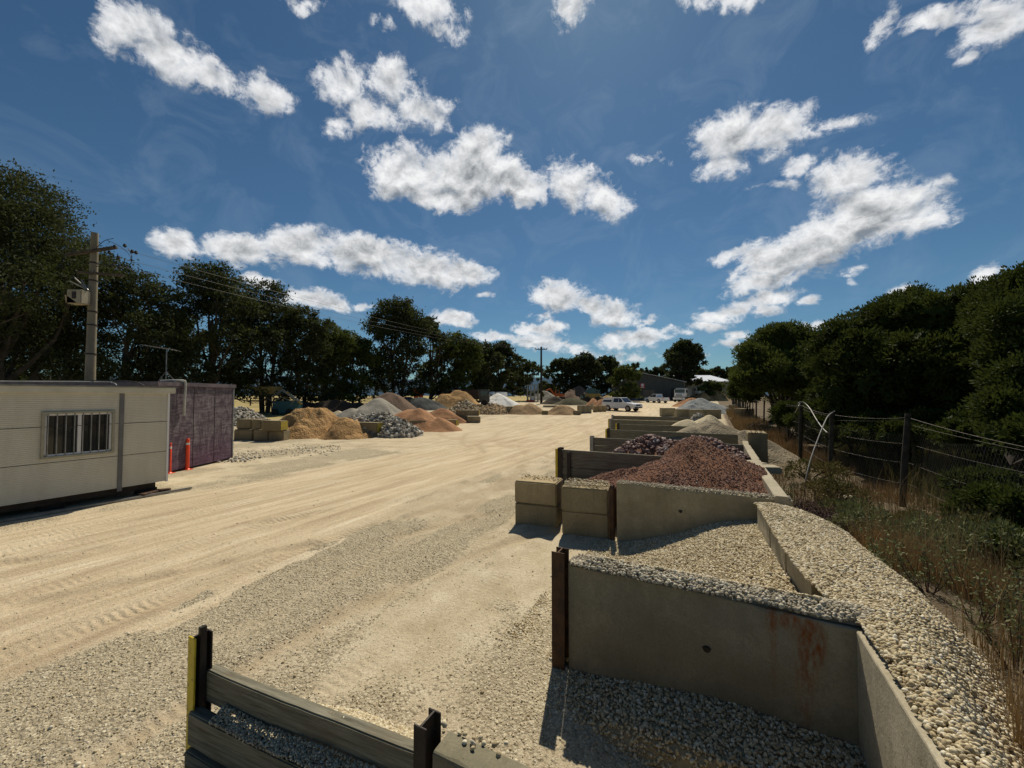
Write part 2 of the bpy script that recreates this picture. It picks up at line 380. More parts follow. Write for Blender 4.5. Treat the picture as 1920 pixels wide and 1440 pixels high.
def ground_fields(u, v):
    n1 = fbm(u*.22, v*.5, 4, 11); n2 = fbm(u*1.1, v*2.3, 4, 23); n3 = fbm(u*.5+40, v*.9, 3, 31)
    road = sstep(v, -13.4+.9*(n1-.5), -11.8)*(1-sstep(v, -6.9+3.6*(n1-.5)+1.6*(n2-.5), -5.2+3.2*(n3-.5)))
    road = np.maximum(road, sstep(u, 11, 17)*(1-sstep(v, -3.3, -2.2))*.75*sstep(v, -24, -15))
    grav = (1-road)*(.22+1.7*(n1-.38)+.9*(n3-.5))
    streak = fbm(u*.25, v*5, 4, 77)
    grav = grav + 1.1*(streak-.5)*(1-road*.8)
    for c, wd, k in track_lines(u): grav = grav-.45*np.exp(-((v-c)/(wd*1.3))**2)*(1-road)+.25*np.exp(-((np.abs(v-c)-wd*2.2)/(wd*.8))**2)*(1-road)
    grav = np.maximum(grav, .8*sstep(n2, .55, .7)*(1-road))
    grav = grav+.30*(1-sstep(u, 4.5, 8))*(1-road)
    pat = sstep(fbm(u*.55+3, v*.75, 4, 141), .40, .60); grav = grav*(.30+.85*pat)+.12*(pat-.5)
    bare = np.exp(-((u-2.45)/.55)**4-((v+1.25)/1.0)**4); grav = grav*(1-.8*bare)
    near = np.exp(-((u-3.4)/.8)**2-((v+1.5)/.5)**2)
    grav = grav+.9*near+.6*np.exp(-((u-2.0)/.35)**2)*(sstep(v, -3.2, -2.8))
    grav = grav-.5*np.exp(-((v+3.0)/.7)**2-((u-5.2)/1.8)**2)
    return road, np.clip(grav, 0, 1), n1, n2, streak
def ground_z(u, v, fine=True):
    x = AU[0]*u+BV[0]*v; y = AU[1]*u+BV[1]*v
    z = T(x, y)
    w = (1-sstep(np.abs(u-15), 40, 90))*(1-sstep(np.abs(v+6), 20, 60))
    z = z+w*(.035*(fbm(u*.35, v*.7, 4, 3)-.5)+.02*(fbm(u*1.7, v*3.2, 4, 4)-.5))
    for c, wd, k in track_lines(u):
        d = v-c; z = z+w*k*1.5*(-.018*np.exp(-(d/wd)**2)+.022*np.exp(-((np.abs(d)-wd*1.7)/(wd*.6))**2)*(.5+vn(u*3, d*6, 9)))
    far = sstep(np.hypot(x, y), 60, 300)
    return z+far*0.0
ARCS = [(27, -1.0, 12.5, .2), (27, -1.0, 14.4, .2), (9.0, -19.5, 12.0, .2), (9.0, -19.5, 13.9, .2), (33, -22, 17.5, .25), (33, -22, 19.6, .25), (2.5, 4.6, 8.6, .17), (2.5, 4.6, 10.3, .17), (24, -12, 5.0, .22), (24, -12, 6.9, .22), (12.5, -1.5, 4.2, .15)]
def arcs(u, v):
    o = 0*u
    for i, (a, b, R, w_) in enumerate(ARCS):
        d = np.hypot(u-a, v-b)-R-.25*(fbm(u*.5, v*.5, 2, 90+i)-.5); o = np.maximum(o, np.exp(-(d/w_)**2)*sstep(fbm(u*.35+i*7, v*.35, 2, 70+i), .36, .5))
    return o
_gz0 = ground_z
def ground_z(u, v):
    a = arcs(u, v); return _gz0(u, v)-.03*a+.03*np.clip(a*(1-a)*4, 0, 1)*vn(u*5, v*5, 8)
Vg, Fg, U_, V_ = grid_mesh(us, vs_, ground_z)
road, grav, n1, n2, streak = ground_fields(U_, V_)
xg = Vg[:, 0]; yg = Vg[:, 1]
field = np.clip(sstep(yg+.35*np.maximum(-xg-20, 0), 62, 72)+sstep(-V_, 34, 40)+sstep(V_, 30, 40), 0, 1)
field = np.where((yg < 100) & (V_ > -36) & (V_ < 3.5) & (yg > 55) & (xg > -14), 0, field)
lug = np.zeros_like(U_)
for c, wd, k in track_lines(U_):
    d = V_-c; lug = np.maximum(lug, k*np.exp(-(d/wd)**4))
wild = sstep(V_, .95, 1.3)*(1-.0*U_)
wheel = np.clip(np.maximum(sum(np.exp(-((V_-c)/(wd*1.2))**2)*k for c, wd, k in track_lines(U_)), 1.25*arcs(U_, V_)), 0, 1.3)
grav = np.clip(grav-.5*arcs(U_, V_), 0, 1)
stain = np.clip(np.exp(-((U_-7.3)/1.3)**2-((V_+4.6)/.8)**2)+.8*np.exp(-((U_-10.5)/1.6)**2-((V_+5.2)/.6)**2)+.6*np.exp(-((U_-4.5)/2)**2-((V_+4.9)/.35)**2), 0, 1)*sstep(fbm(U_*1.3, V_*2, 4, 55), .38, .6)
def ground_mat():
    m = N('yard_dirt'); p = m.pos(); ps = m.map(p, (1, 1, 1), (0, 0, TH))   # rotates into yard axes
    road = m.attr('road'); grav = m.attr('grav'); fld = m.attr('field'); wl = m.attr('wild'); wh = m.attr('wheel'); lug = m.attr('lug')
    st = m.noise(m.map(ps, (3.2, .28, 1)), 1.0, 6, .62, .3)
    st2 = m.noise(m.map(ps, (14, .6, 1)), 1.0, 5, .6, .2)
    cl = m.noise(p, 1.6, 7, .65); fn = m.noise(p, 26, 6, .72); vf = m.noise(p, 130, 3, .7)
    dirt = m.ramp(cl, [(.3, (.39, .325, .215)), (.5, (.52, .445, .315)), (.7, (.63, .56, .42))])
    rd = m.ramp(st, [(.30, (.40, .305, .20)), (.46, (.56, .455, .31)), (.58, (.65, .545, .385)), (.70, (.72, .635, .475))])
    col = m.mix(road, dirt, rd)
    col = m.mix(m.math('MULTIPLY', m.ramp(st2, [(.5, 0), (.66, .6)]), road), col, (.42, .32, .19))
    col = m.mix(m.math('MULTIPLY', wh, .5), col, (.38, .295, .19))
    col = m.mix(m.math('MULTIPLY', m.attr('stain'), .6), col, (.27, .20, .13))
    # gravel specks at two sizes
    v1 = m.vor(p, 34, out='Color'); d1 = m.vor(p, 34); v2 = m.vor(p, 85, out='Color'); d2 = m.vor(p, 85)
    s1 = m.n('ShaderNodeSeparateColor', {'Color': v1}).outputs; s2 = m.n('ShaderNodeSeparateColor', {'Color': v2}).outputs
    gc = m.mix(m.ramp(grav, [(.3, 0), (.8, 1)]), col, m.ramp(cl, [(.35, (.40, .34, .235)), (.65, (.53, .465, .335))]))
    th = m.math('GREATER_THAN', m.math('ADD', grav, m.math('MULTIPLY', s1[1], .6)), .72)
    spec1 = m.mix(m.ramp(s1[0], [(0, .0), (.6, .6), (1, 1)]), (.22, .175, .11), (.74, .67, .50))
    spec1 = m.mix(m.ramp(d1, [(.3, 0), (.6, .65)]), spec1, (.10, .08, .05))
    c2 = m.mix(m.math('MULTIPLY', th, .75), gc, spec1)
    th2 = m.math('GREATER_THAN', m.math('ADD', m.math('MULTIPLY', grav, .7), s2[1]), .80)
    spec2 = m.mix(s2[0], (.26, .205, .13), (.74, .66, .48))
    c2 = m.mix(m.math('MULTIPLY', th2, .5), c2, spec2)
    c2 = m.mix(m.ramp(fn, [(.35, .35), (.6, 0)]), c2, (.25, .19, .11))
    straw = m.ramp(m.noise(p, .25, 6, .7), [(.3, (.20, .17, .07)), (.55, (.38, .30, .13)), (.75, (.46, .37, .18))])
    c2 = m.mix(fld, c2, straw)
    c2 = m.mix(m.math('MULTIPLY', wl, m.ramp(m.noise(p, 2.2, 5), [(.4, 1), (.75, .7)])), c2, m.ramp(fn, [(.3, (.055, .042, .028)), (.7, (.16, .12, .075))]))
    lg = m.n('ShaderNodeTexWave', {'Vector': ps, 'Scale': 3.4, 'Distortion': 2.2, 'Detail': 3.0, 'Detail Scale': 1.6}, wave_type='BANDS', bands_direction='Y').outputs['Fac']
    h = m.math('MULTIPLY', m.math('SUBTRACT', .7, d1), m.math('MULTIPLY', th, 1.0))
    h = m.math('ADD', h, m.math('MULTIPLY', m.math('MULTIPLY', m.math('SUBTRACT', .7, d2), th2), .5))
    h = m.math('ADD', h, m.math('MULTIPLY', fn, 1.1))
    h = m.math('ADD', h, m.math('MULTIPLY', m.math('MULTIPLY', m.math('MULTIPLY', lug, m.ramp(m.noise(ps, .8, 3), [(.42, 0), (.62, 1)])), lg), 1.1))
    h = m.math('ADD', h, m.math('MULTIPLY', m.math('MULTIPLY', st2, road), 1.6))
    return m.out(c2, .95, m.bump(h, .018, .9), spec=.12)
M['ground'] = ground_mat()
g = np_mesh('ground', Vg, Fg, M['ground'], smooth=True, attrs=dict(road=road, grav=grav, field=field, wild=wild, wheel=wheel, lug=lug, stain=np.maximum(stain, .55*np.exp(-((U_-2.45)/.6)**4-((V_+1.2)/1.1)**4)*(.6+.8*(fbm(U_*2, V_*2, 3, 66)-.3)))))
tag(g, 'pale gravelly dirt yard with tyre tracks running into dry paddocks', 'ground', kind='structure')
# stones lying on the dirt
def dens_ground(u, v):
    r, gr, a, b, st = ground_fields(u, v)
    x = AU[0]*u+BV[0]*v; y = AU[1]*u+BV[1]*v
    vis = (y > 1.4) & (np.abs(x/np.maximum(y, .1)) < 1.4)
    return np.where(vis & (v < .85), np.clip(gr*1.35-.12, .05, 1)*np.clip(1.25-u/17, .1, 1), 0)
parts = [scatter_on(ground_z, -1, 16, -13.2, .85, 230000, .0068, dens_ground, base='octa', jag=.1, sizevar=.5, tilt=.7),
         scatter_on(ground_z, -1, 12, -12, .85, 8000, .0105, dens_ground, base='ico', jag=.14, sizevar=.5, tilt=.6)]
v, f, a = merge(parts)
o = np_mesh('loose_gravel', v, f, M['pebble'], smooth=False, attrs={'rnd': a*.9+.08})
tag(o, 'loose pale stone chips strewn over the dirt yard', 'gravel', kind='stuff')
# ------------------------------------------------------------------ near pebble heaps
WU = [-2, 0, 3.54, 4.0, 4.46, 6.7, 7.6]; WV = [.89, .89, .90, .75, .69, .58, .55]
OU = [-2, 1.5, 2.7, 4.2, 5.5, 6.3, 7.0, 7.6]; OV = [1.0, 1.05, 1.18, 1.6, 1.6, 1.5, 1.2, .9]
def vw(u): return np.interp(u, WU, WV)
def vo(u): return np.interp(u, OU, OV)
def ridge_z(u, v):
    a = vw(u); b = vo(u)+.08*(fbm(u*2, v*0, 3, 6)-.5); t = (v-a)/(b-a)
    z = 1.035+.075*np.sin(np.clip(t, 0, 1)*PI*.85)-.22*np.clip(t, 0, 1)**2-1.1*(np.clip(t, 1, 2)-1)*(b-a)
    z = z+.06*(fbm(u*2.2, v*2.2, 3, 8)-.5)
    e = sstep(u, 6.6, 7.25); z = z-.12*e
    return np.where((t < -.04) | (t > 1.6) | (u > 7.3), np.nan, z)
def h1edge(u): return np.interp(u, [-.6, 1.2, 2.3, 2.7, 2.95, 3.1, 3.6], [.5, .45, .3, -.05, -.4, -1.2, -1.5])
def h1(u, v):
    z = .02+.17*sstep(v, -1.25, .3)+.02*(fbm(u*2, v*2, 3, 2)-.5)
    z = z+.03*sstep(u, 2.6, 3.5)
    edge = h1edge(u)+.2*(fbm(u*3, v*0, 2, 12)-.5)
    z = np.where(v < edge, -.03+z*0, z*sstep(v, edge-.05, edge+.75)-.006)
    return np.where((u > 3.62) | (v > .97), np.nan, z)
def h2(u, v):
    k = sstep(v, -1.85, .75)
    z = -.01+.72*k**1.15
    z = np.maximum(z, (1.06-.62*(u-3.72))*sstep(v, -1.3, -1.0)+.0)
    z = z+.05*(fbm(u*2, v*2, 3, 14)-.5)
    edge = -2.0+.35*(fbm(u*1.3, v*0, 2, 15)-.5)
    z = np.where(v < edge, -.05, z)
    return np.where((u < 3.66) | (u > 7.12) | (v > vw(u)+.03), np.nan, z)
def h0(u, v):   # spill behind the leaning boards
    c = np.interp(v, [-3.155, -1.41], [1.55, 1.715])
    z = .70-.85*(u-c)+.04*(fbm(u*3, v*3, 3, 19)-.5)
    z = np.where(u > c+.62, -.05, z)
    return np.where((u < c) | (v < -3.0) | (v > -1.40), np.nan, z*(.55+.45*sstep(v, -3.1, -2.3))-.02)
def crest_z(u, v):  # stones heaped along the top of the divider panel
    return np.where((v < -1.20) | (v > .98) | (u < 3.53) | (u > 3.8), np.nan, 1.03+.05*np.sin(np.clip((u-3.53)/.27, 0, 1)*PI)*sstep(v, -1.2, -.95)+.02*(fbm(v*6, u*6, 2, 3)-.5))
def ico2():
    V, Fc = ico(); V = list(map(tuple, V)); mid = {}; out = []
    def mp(a, b):
        k = (min(a, b), max(a, b))
        if k not in mid:
            p = np.array(V[a])+np.array(V[b]); p /= np.linalg.norm(p); V.append(tuple(p)); mid[k] = len(V)-1
        return mid[k]
    for a, b, c in Fc:
        x, y, z = mp(a, b), mp(b, c), mp(c, a); out += [(a, x, z), (b, y, x), (c, z, y), (x, y, z)]
    return np.array(V), np.array(out)
_I2 = ico2(); _oct = octa; _ico = ico
def heap_stuff(name, zf, ub, vb, n, size, label, mat='pebble', bed='g_pebble', step=.05, hi=False, dens=None, sv=.3):
    gx = np.arange(ub[0], ub[1]+step, step); gy = np.arange(vb[0], vb[1]+step, step)
    zz = lambda a, b: np.nan_to_num(zf(a, b), nan=-99)
    V, q, _, _ = grid_mesh(gx, gy, zz)
    ok = V[:, 2] > -50; q = q[ok[q].all(1)]
    used = np.unique(q); mp = -np.ones(len(V), int); mp[used] = np.arange(len(used)); V = V[used]; q = mp[q]
    V[:, 2] -= .012
    tri = np.concatenate([q[:, [0, 1, 2]], q[:, [0, 2, 3]]])
    global ico
    if hi: ico = lambda: _I2
    st = scatter_on(zf, *ub, *vb, n, size, dens, jag=.05 if hi else .08, sizevar=sv, tilt=.8)
    st2 = scatter_on(zf, *ub, *vb, n//3, size*.6, dens, jag=.05, sizevar=sv, tilt=.8, lift=.6)
    ico = _ico
    v, f, a = merge([(V, tri, np.full(len(V), .12)), st, st2])
    o = np_mesh(name, v, f, M[mat], smooth=True, attrs={'rnd': a})
    return tag(o, label, 'gravel', kind='stuff')
heap_stuff('pebble_bed', h1, (-.6, 3.62), (-1.9, .92), 32000, .0124, 'cream river pebbles on the floor of the nearest bay under the rust-stained panel', hi=True,
           dens=lambda u, v: np.where(v > h1edge(u)-.05, 1, .05))
heap_stuff('pebble_slope', h2, (3.66, 7.12), (-2.6, .7), 38000, .0135, 'sunlit slope of cream pebbles filling the second bay', dens=lambda u, v: np.where(v > -2.0, 1, .25))
heap_stuff('pebble_ridge', ridge_z, (.9, 7.3), (.55, 1.95), 40000, .0130, 'ridge of cream river pebbles banked behind the bay back wall', hi=True, mat='pebble')
heap_stuff('pebble_crest', crest_z, (3.5, 3.82), (-1.22, 1.0), 4200, .0135, 'row of pebbles lying along the top of the rust-stained concrete panel', hi=True, mat='pebblegrey', step=.03)
heap_stuff('gravel_spill', h0, (1.4, 2.6), (-3.2, -1.36), 14000, .011, 'pale gravel spilling behind the leaning grey boards', mat='pebble', hi=False)
# ------------------------------------------------------------------ near walls
def W3(p, z): return Vector((p[0], p[1], z))
def panel_obj(name, p, q, z0, z1, th, mat, label, cat='wall', group=None, ch=.012, z1b=None, bolt=(), off=0):
    """upright slab from p to q (world xy), thickness towards the left of p->q; optional sloping top"""
    p = Vector((p[0], p[1], 0)); q = Vector((q[0], q[1], 0)); L = (q-p).length
    z1b = z1 if z1b is None else z1b
    bm = bmesh.new(); n = max(6, int(L/.07)); sg = 1 if th > 0 else -1; e = .012*sg; rows = []
    sd_ = int(abs(p.x*97+p.y*31)*10) % 900
    chip = np.clip(fbm(np.arange(n+1)*.45, np.full(n+1, 1.0), 3, sd_)-.60, 0, 1)*.16; chip2 = np.clip(fbm(np.arange(n+1)*.45, np.full(n+1, 9.0), 3, sd_+5)-.60, 0, 1)*.16
    for k in range(n+1):
        x = L*k/n; zt = z1+(z1b-z1)*k/n; j = rng.uniform(-.0015, .0015, 4)
        if k in (0, n): x += (.0 if k else .0)
        prof = [(0, z0), (j[0]*1.5, (z0+zt)/2), (j[0], zt-abs(e)-chip[k]), (e*.35+sg*chip[k]*.3, zt-abs(e)*.3-chip[k]*.35), (e+sg*chip[k], zt+j[1]), (th-e-sg*chip2[k], zt+j[2]), (th-e*.35-sg*chip2[k]*.3, zt-abs(e)*.3-chip2[k]*.35), (th+j[3], zt-abs(e)-chip2[k]), (th, z0)]
        rows.append([bm.verts.new((x, y_, z_)) for y_, z_ in prof])
    m_n = len(rows[0])
    for k in range(n):
        for i in range(m_n): bm.faces.new((rows[k][i], rows[k+1][i], rows[k+1][(i+1) % m_n], rows[k][(i+1) % m_n]))
    bm.faces.new(rows[0]); bm.faces.new(rows[-1][::-1])
    bmesh.ops.recalc_face_normals(bm, faces=bm.faces)
    me = bpy.data.meshes.new(name); bm.to_mesh(me); bm.free()
    o = link(name, me, mat); o.location = p; o.rotation_euler = (0, 0, math.atan2(q.y-p.y, q.x-p.x))
    tag(o, label, cat, group)
    for (s, z) in bolt:
        m = MB(); m.tube([(s, -.004, z), (s, .02, z)], .028, 12)
        m.tube([(s-.03, -.012, z+.01), (s, -.016, z+.022), (s+.03, -.012, z+.01)], .006, 6); m.build('lifting_eye', M['darksteel'], o)
    return o
def hpost(name, p, ang, z0, z1, w, d, mat, label, flange=None, extra=0, t=.011, group=None):
    """H section: web along ang direction (d), flanges of width w at both ends"""
    r = empty(name, (p[0], p[1], 0), ang, label, 'post', group)
    h = z1-z0; zc = (z0+z1)/2
    MB().box((0, 0, zc), (d-2*t, t, h)).build('web', M[mat], r)
    MB().box((-d/2+t/2, 0, zc), (t, w, h), ch=.002).build('flange', M[flange or mat], r)
    MB().box((d/2-t/2, 0, zc), (t, w, h), ch=.002).build('flange', M[mat], r)
    if extra: MB().box((.0, -.024, (z0+z1+extra)/2), (.04, .03, h+extra), ch=.002).build('tongue', M['darksteel'], r)
    return r
angb = math.atan2(BV[1], BV[0])
# -- divider 0: boards between posts, then a concrete panel
hpost('steel_post', (-2.155, 2.765), angb+PI/2, -.2, .955, .085, .11, 'darksteel', 'steel post with a yellow painted edge at the end of the leaning boards', 'yellow', .055)
p0 = Vector((-2.125, 2.78, 0)); p1 = Vector((-.50, 2.13, 0)); dv = (p1-p0).normalized(); nv = Vector((dv.y, -dv.x, 0))
Lb = (p1-p0).length; ab = math.atan2(dv.y, dv.x)
for i, (zt, zt2, off, lab) in enumerate([(.70, .71, 0, 'topmost grey board of the leaning stack beside the yellow post'),
                                  (.485, .46, .10, 'middle grey board of the leaning stack, gravel resting on its top'),
                                  (.245, .20, .115, 'lowest grey board of the leaning stack, mostly buried')]):
    bm = bmesh.new(); n = 14; hb = .215
    for k in range(n+1):
        s = k/n*Lb; sag = -.012*math.sin(k/n*PI)
        zt_ = zt+(zt2-zt)*k/n+sag; oo = off+.004*math.sin(k*.5+i)
        c = p0+dv*s+nv*oo
        for (dz, dn) in ((0, 0), (0, -.075), (-hb, -.075), (-hb, 0)):
            q = c+nv*dn; bm.verts.new((q.x-p0.x, q.y-p0.y, zt_+dz+rng.uniform(-.002, .002)))
    bm.verts.ensure_lookup_table()
    for k in range(n):
        for j in range(4): bm.faces.new((bm.verts[4*k+j], bm.verts[4*k+(j+1) % 4], bm.verts[4*k+4+(j+1) % 4], bm.verts[4*k+4+j]))
    bm.faces.new([bm.verts[j] for j in range(4)]); bm.faces.new([bm.verts[4*n+j] for j in (3, 2, 1, 0)])
    bmesh.ops.recalc_face_normals(bm, faces=bm.faces)
    bmesh.ops.bevel(bm, geom=[e for e in bm.edges if abs((e.verts[0].co-e.verts[1].co).normalized().dot(dv)) > .9], offset=.008, segments=2, affect='EDGES')
    me = bpy.data.meshes.new('board'); bm.to_mesh(me); bm.free()
    me.transform(Matrix.Rotation(-ab, 4, 'Z')); o = link('board', me, M['sleeper']); o.location = (p0.x, p0.y, 0); o.rotation_euler = (0, 0, ab)
    tag(o, lab, 'board', 'leaning boards of the nearest divider')
# gravel ledge on the middle board and at the foot
def ledge(name, s0, s1, z, n0, n1, n, size, label, rise=.03):
    s = rng.uniform(s0, s1, n); t = rng.uniform(0, 1, n)
    pts = np.stack([p0.x+dv.x*s+nv.x*(n0+(n1-n0)*t), p0.y+dv.y*s+nv.y*(n0+(n1-n0)*t), z(s)+rise*(1-t)+rng.uniform(0, .012, n)], -1)
    v, f, a = stones(pts, size*(1+.3*rng.normal(size=n).clip(-1.5, 2)), jag=.08)
    return tag(np_mesh(name, v, f, M['pebblegrey'], smooth=True, attrs={'rnd': a*.85}), label, 'gravel', kind='stuff')
ledge('ledge_gravel', .22, Lb-.02, lambda s: .488-.025*s/Lb-.012*np.sin(s/Lb*PI)+.06*sstep(s, .5, 1.6)*(.4+fbm(s*4, s*0, 3, 4)), .012, .105, 2600, .008, 'fine grey gravel caught on the ledge between the top two boards', .05)
def hf(u, v):
    z = .17+.06*(fbm(u*3, v*3, 3, 41)-.5)+.13*np.exp(-((v+1.6)/.35)**2)
    c = np.interp(v, [-3.2, -1.3], [1.30, 1.66])
    z = z-.25*sstep(c-u, .15, 1.2)
    return np.where((u > c) | (v < -3.3), np.nan, z)
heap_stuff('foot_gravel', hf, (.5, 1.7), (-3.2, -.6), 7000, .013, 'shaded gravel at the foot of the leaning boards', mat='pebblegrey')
hpost('steel_post', (-.445, 2.12), angb+PI/2, -.2, .90, .08, .13, 'darksteel', 'short dark steel post between the leaning boards and the pebble-topped panel')
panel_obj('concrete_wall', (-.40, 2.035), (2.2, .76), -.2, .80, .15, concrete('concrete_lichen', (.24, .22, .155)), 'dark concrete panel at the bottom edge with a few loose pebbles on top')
pts = []
for (px, py, r) in [(1275/2.667+340, 1120+632/2.667, .02), (818, 1361, .014), (833, 1359, .012), (832, 1376, .022), (872, 1379, .018), (871, 1394, .014), (888, 1388, .018), (901, 1386, .017), (887, 1397, .02), (886, 1406, .018), (907, 1396, .013), (927, 1399, .015), (932, 1397, .015), (949, 1395, .012), (935, 1417, .013), (862, 1377, .009), (826, 1357, .013), (812, 1366, .01)]:
    w = P(px, py, .80); pts.append((w.x, w.y, .80+r*.45))
for i, w in enumerate(pts):
    global_r = .014+.004*((i*7) % 3)
    v, f, a = stones(np.array([w]), np.array([global_r]), jag=.06)
    a[:] = (i*.37) % 1
    tag(np_mesh('pebble', v-np.array(w), f, M['pebble'], smooth=True, attrs={'rnd': a}), 'loose pebble lying on top of the dark concrete panel', 'pebble', 'loose pebbles on the dark panel top').location = w
# -- divider 1: rust-stained panel
hpost('steel_post', (.47, 3.86), angb+PI/2, -.2, 1.10, .13, .14, 'rust', 'rusty steel post at the free end of the rust-stained concrete panel')
PL = (.54, 3.80); PR = (2.400, 2.703)
Lp = math.hypot(PR[0]-PL[0], PR[1]-PL[1]); ap = math.atan2(PR[1]-PL[1], PR[0]-PL[0])
def onp(s, z): return (PL[0]+math.cos(ap)*s, PL[1]+math.sin(ap)*s, z)
def p_on(px, py):   # pixel -> point on the panel face
    d = ray(px, py); ex, ey = math.cos(ap), math.sin(ap)
    k = d[0]/d[1]; s = (k*PL[1]-PL[0])/(ex-k*ey); X, Y, _ = onp(s, 0); return s, EYE+d[2]*Y/d[1]
rust = []
for (px, py, w, h, k) in ((1447, 1140, .045, .30, .9), (1449, 1180, .025, .5, .55), (1474, 1160, .09, .08, 1), (1492, 1172, .09, .09, 1), (1514, 1186, .11, .13, 1), (1524, 1210, .09, .20, 1), (1512, 1250, .07, .30, .7), (1508, 1300, .06, .4, .45)):
    s, z = p_on(px, py); rust.append((onp(s, z), ap, (w*1.15, .3, h*1.0), k))
M['conc_rust'] = concrete('concrete_rust_stained', (.30, .27, .195), rust)
s1_, z1_ = p_on(1325, 1217)
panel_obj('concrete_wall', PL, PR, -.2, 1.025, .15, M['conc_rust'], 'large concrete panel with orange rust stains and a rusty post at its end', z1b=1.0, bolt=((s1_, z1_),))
# -- nearest back wall
CW = (2.435, 2.69)
def wedge():
    bm = bmesh.new()
    pr = [((2.415, 2.70), 1.0), ((2.40, 2.60), .99)]
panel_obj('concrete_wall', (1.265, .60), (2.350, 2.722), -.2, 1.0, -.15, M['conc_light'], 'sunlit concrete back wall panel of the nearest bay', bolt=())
m_ = MB(); 
for s, z in ((1.75, .55),):
    pass
# -- back wall of the second bay: three narrow panels set end to end
bw = [(3.56, 5.70), (3.20, 4.90), (2.90, 4.22), (2.60, 3.48)]
for i, (lab, o1) in enumerate((('farthest of the three narrow back panels standing in the pebble slope', 0), ('middle of the three narrow back panels standing in the pebble slope', .02), ('nearest of the three narrow back panels standing in the pebble slope', .045))):
    a, b = bw[i+1], bw[i]
    panel_obj('concrete_wall', (a[0]+.02*i, a[1]+.03), (b[0]+.02*i-.03, b[1]-.01), -.2, 1.03, -.14, M['conc_light'], lab, group='narrow back panels', z1b=1.05)
# -- divider 2 : long panel and four blocks
hpost('steel_post', (1.81, 7.14), angb+PI/2, -.2, .98, .07, .12, 'rust', 'rusty post between the pebble-topped block stack and the long concrete panel')
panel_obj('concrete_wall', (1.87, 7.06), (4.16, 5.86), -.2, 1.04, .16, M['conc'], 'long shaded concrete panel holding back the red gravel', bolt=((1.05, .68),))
def block(c, rz, d, label, mat='conc_block', group=None, ch=.02, name='concrete_block', cat='block', eye=None, paint=None):
    o = MB().box((0, 0, 0), d, ch=ch); o = o.build(name, M[mat] if isinstance(mat, str) else mat)
    n = len(o.data.vertices)
    for v in o.data.vertices: v.co += Vector(rng.uniform(-.006, .006, 3))
    o.location = c; o.rotation_euler = (0, 0, rz); tag(o, label, cat, group)
    if eye: m = MB().tube([(eye, -d[1]/2-.004, 0), (eye, -d[1]/2+.02, 0)], .035, 10); m.build('lifting_eye', M['darksteel'], o)
    if paint: MB().box((paint*(d[0]/2+.0), 0, 0), (.012, d[1]*.92, d[2]*.86), ch=.003).build('painted_end', M['yellowfaded'], o)
    return o
gb = 'concrete blocks beside the long panel'
def stack2(A, B, depth, zt, names, mats, eye):
    a = Vector((*A, 0)); b = Vector((*B, 0)); d = (b-a); L = d.length; rz = math.atan2(d.y, d.x); n = Vector((-math.sin(rz), math.cos(rz), 0))
    c = (a+b)/2+n*depth/2
    block((c.x, c.y, zt-.225), rz, (L, depth, .44), names[0], mats[0], gb, eye=eye)
    block((c.x+.01, c.y+.01, zt-.225-.452), rz+.012, (L*1.0, depth, .45), names[1], mats[1], gb)
    return c, rz
cR, rR = stack2((.93, 7.47), (1.75, 7.20), .62, .885, ('upper block next to the post, its top strewn with pebbles', 'lower block next to the post, half buried'), ('conc_block', 'conc_block'), None)
cL, rL = stack2((.05, 8.08), (.87, 7.78), .62, .865, ('tan upper block at the free end of the long panel', 'lower block at the free end of the long panel'), ('conc_tan', 'conc_block'), .0)
ptb = []
for k in range(420):
    s, t = rng.uniform(-.40, .40), rng.uniform(-.30, .30)
    ptb.append((cR.x+math.cos(rR)*s-math.sin(rR)*t, cR.y+math.sin(rR)*s+math.cos(rR)*t, .89+.03*(fbm(s*4, t*4, 2, 3))+rng.uniform(0, .03)))
for k in range(60):
    s, t = rng.uniform(-.40, .40), rng.uniform(-.1, .30)
    ptb.append((cL.x+math.cos(rL)*s-math.sin(rL)*t, cL.y+math.sin(rL)*s+math.cos(rL)*t, .875))
v, f, a = stones(np.array(ptb), rng.uniform(.013, .022, len(ptb)))
tag(np_mesh('block_top_pebbles', v, f, M['pebble'], smooth=True, attrs={'rnd': a}), 'pebbles scattered on the tops of the block stacks', 'gravel', kind='stuff')
# spilled stones along the top of divider 2
n = 1500; s = rng.uniform(0, 2.58, n); t = rng.uniform(0, .2, n); ex, ey = math.cos(angb), math.sin(angb)
pt = np.stack([1.87+ex*s-ey*t, 7.06+ey*s+ex*t, 1.045+rng.uniform(0, .02, n)], -1)
v, f, a = stones(pt, rng.uniform(.01, .017, n))
tag(np_mesh('panel_top_gravel', v, f, M['pebblegrey'], smooth=True, attrs={'rnd': a}), 'pale gravel scattered along the top of the long panel', 'gravel', kind='stuff')
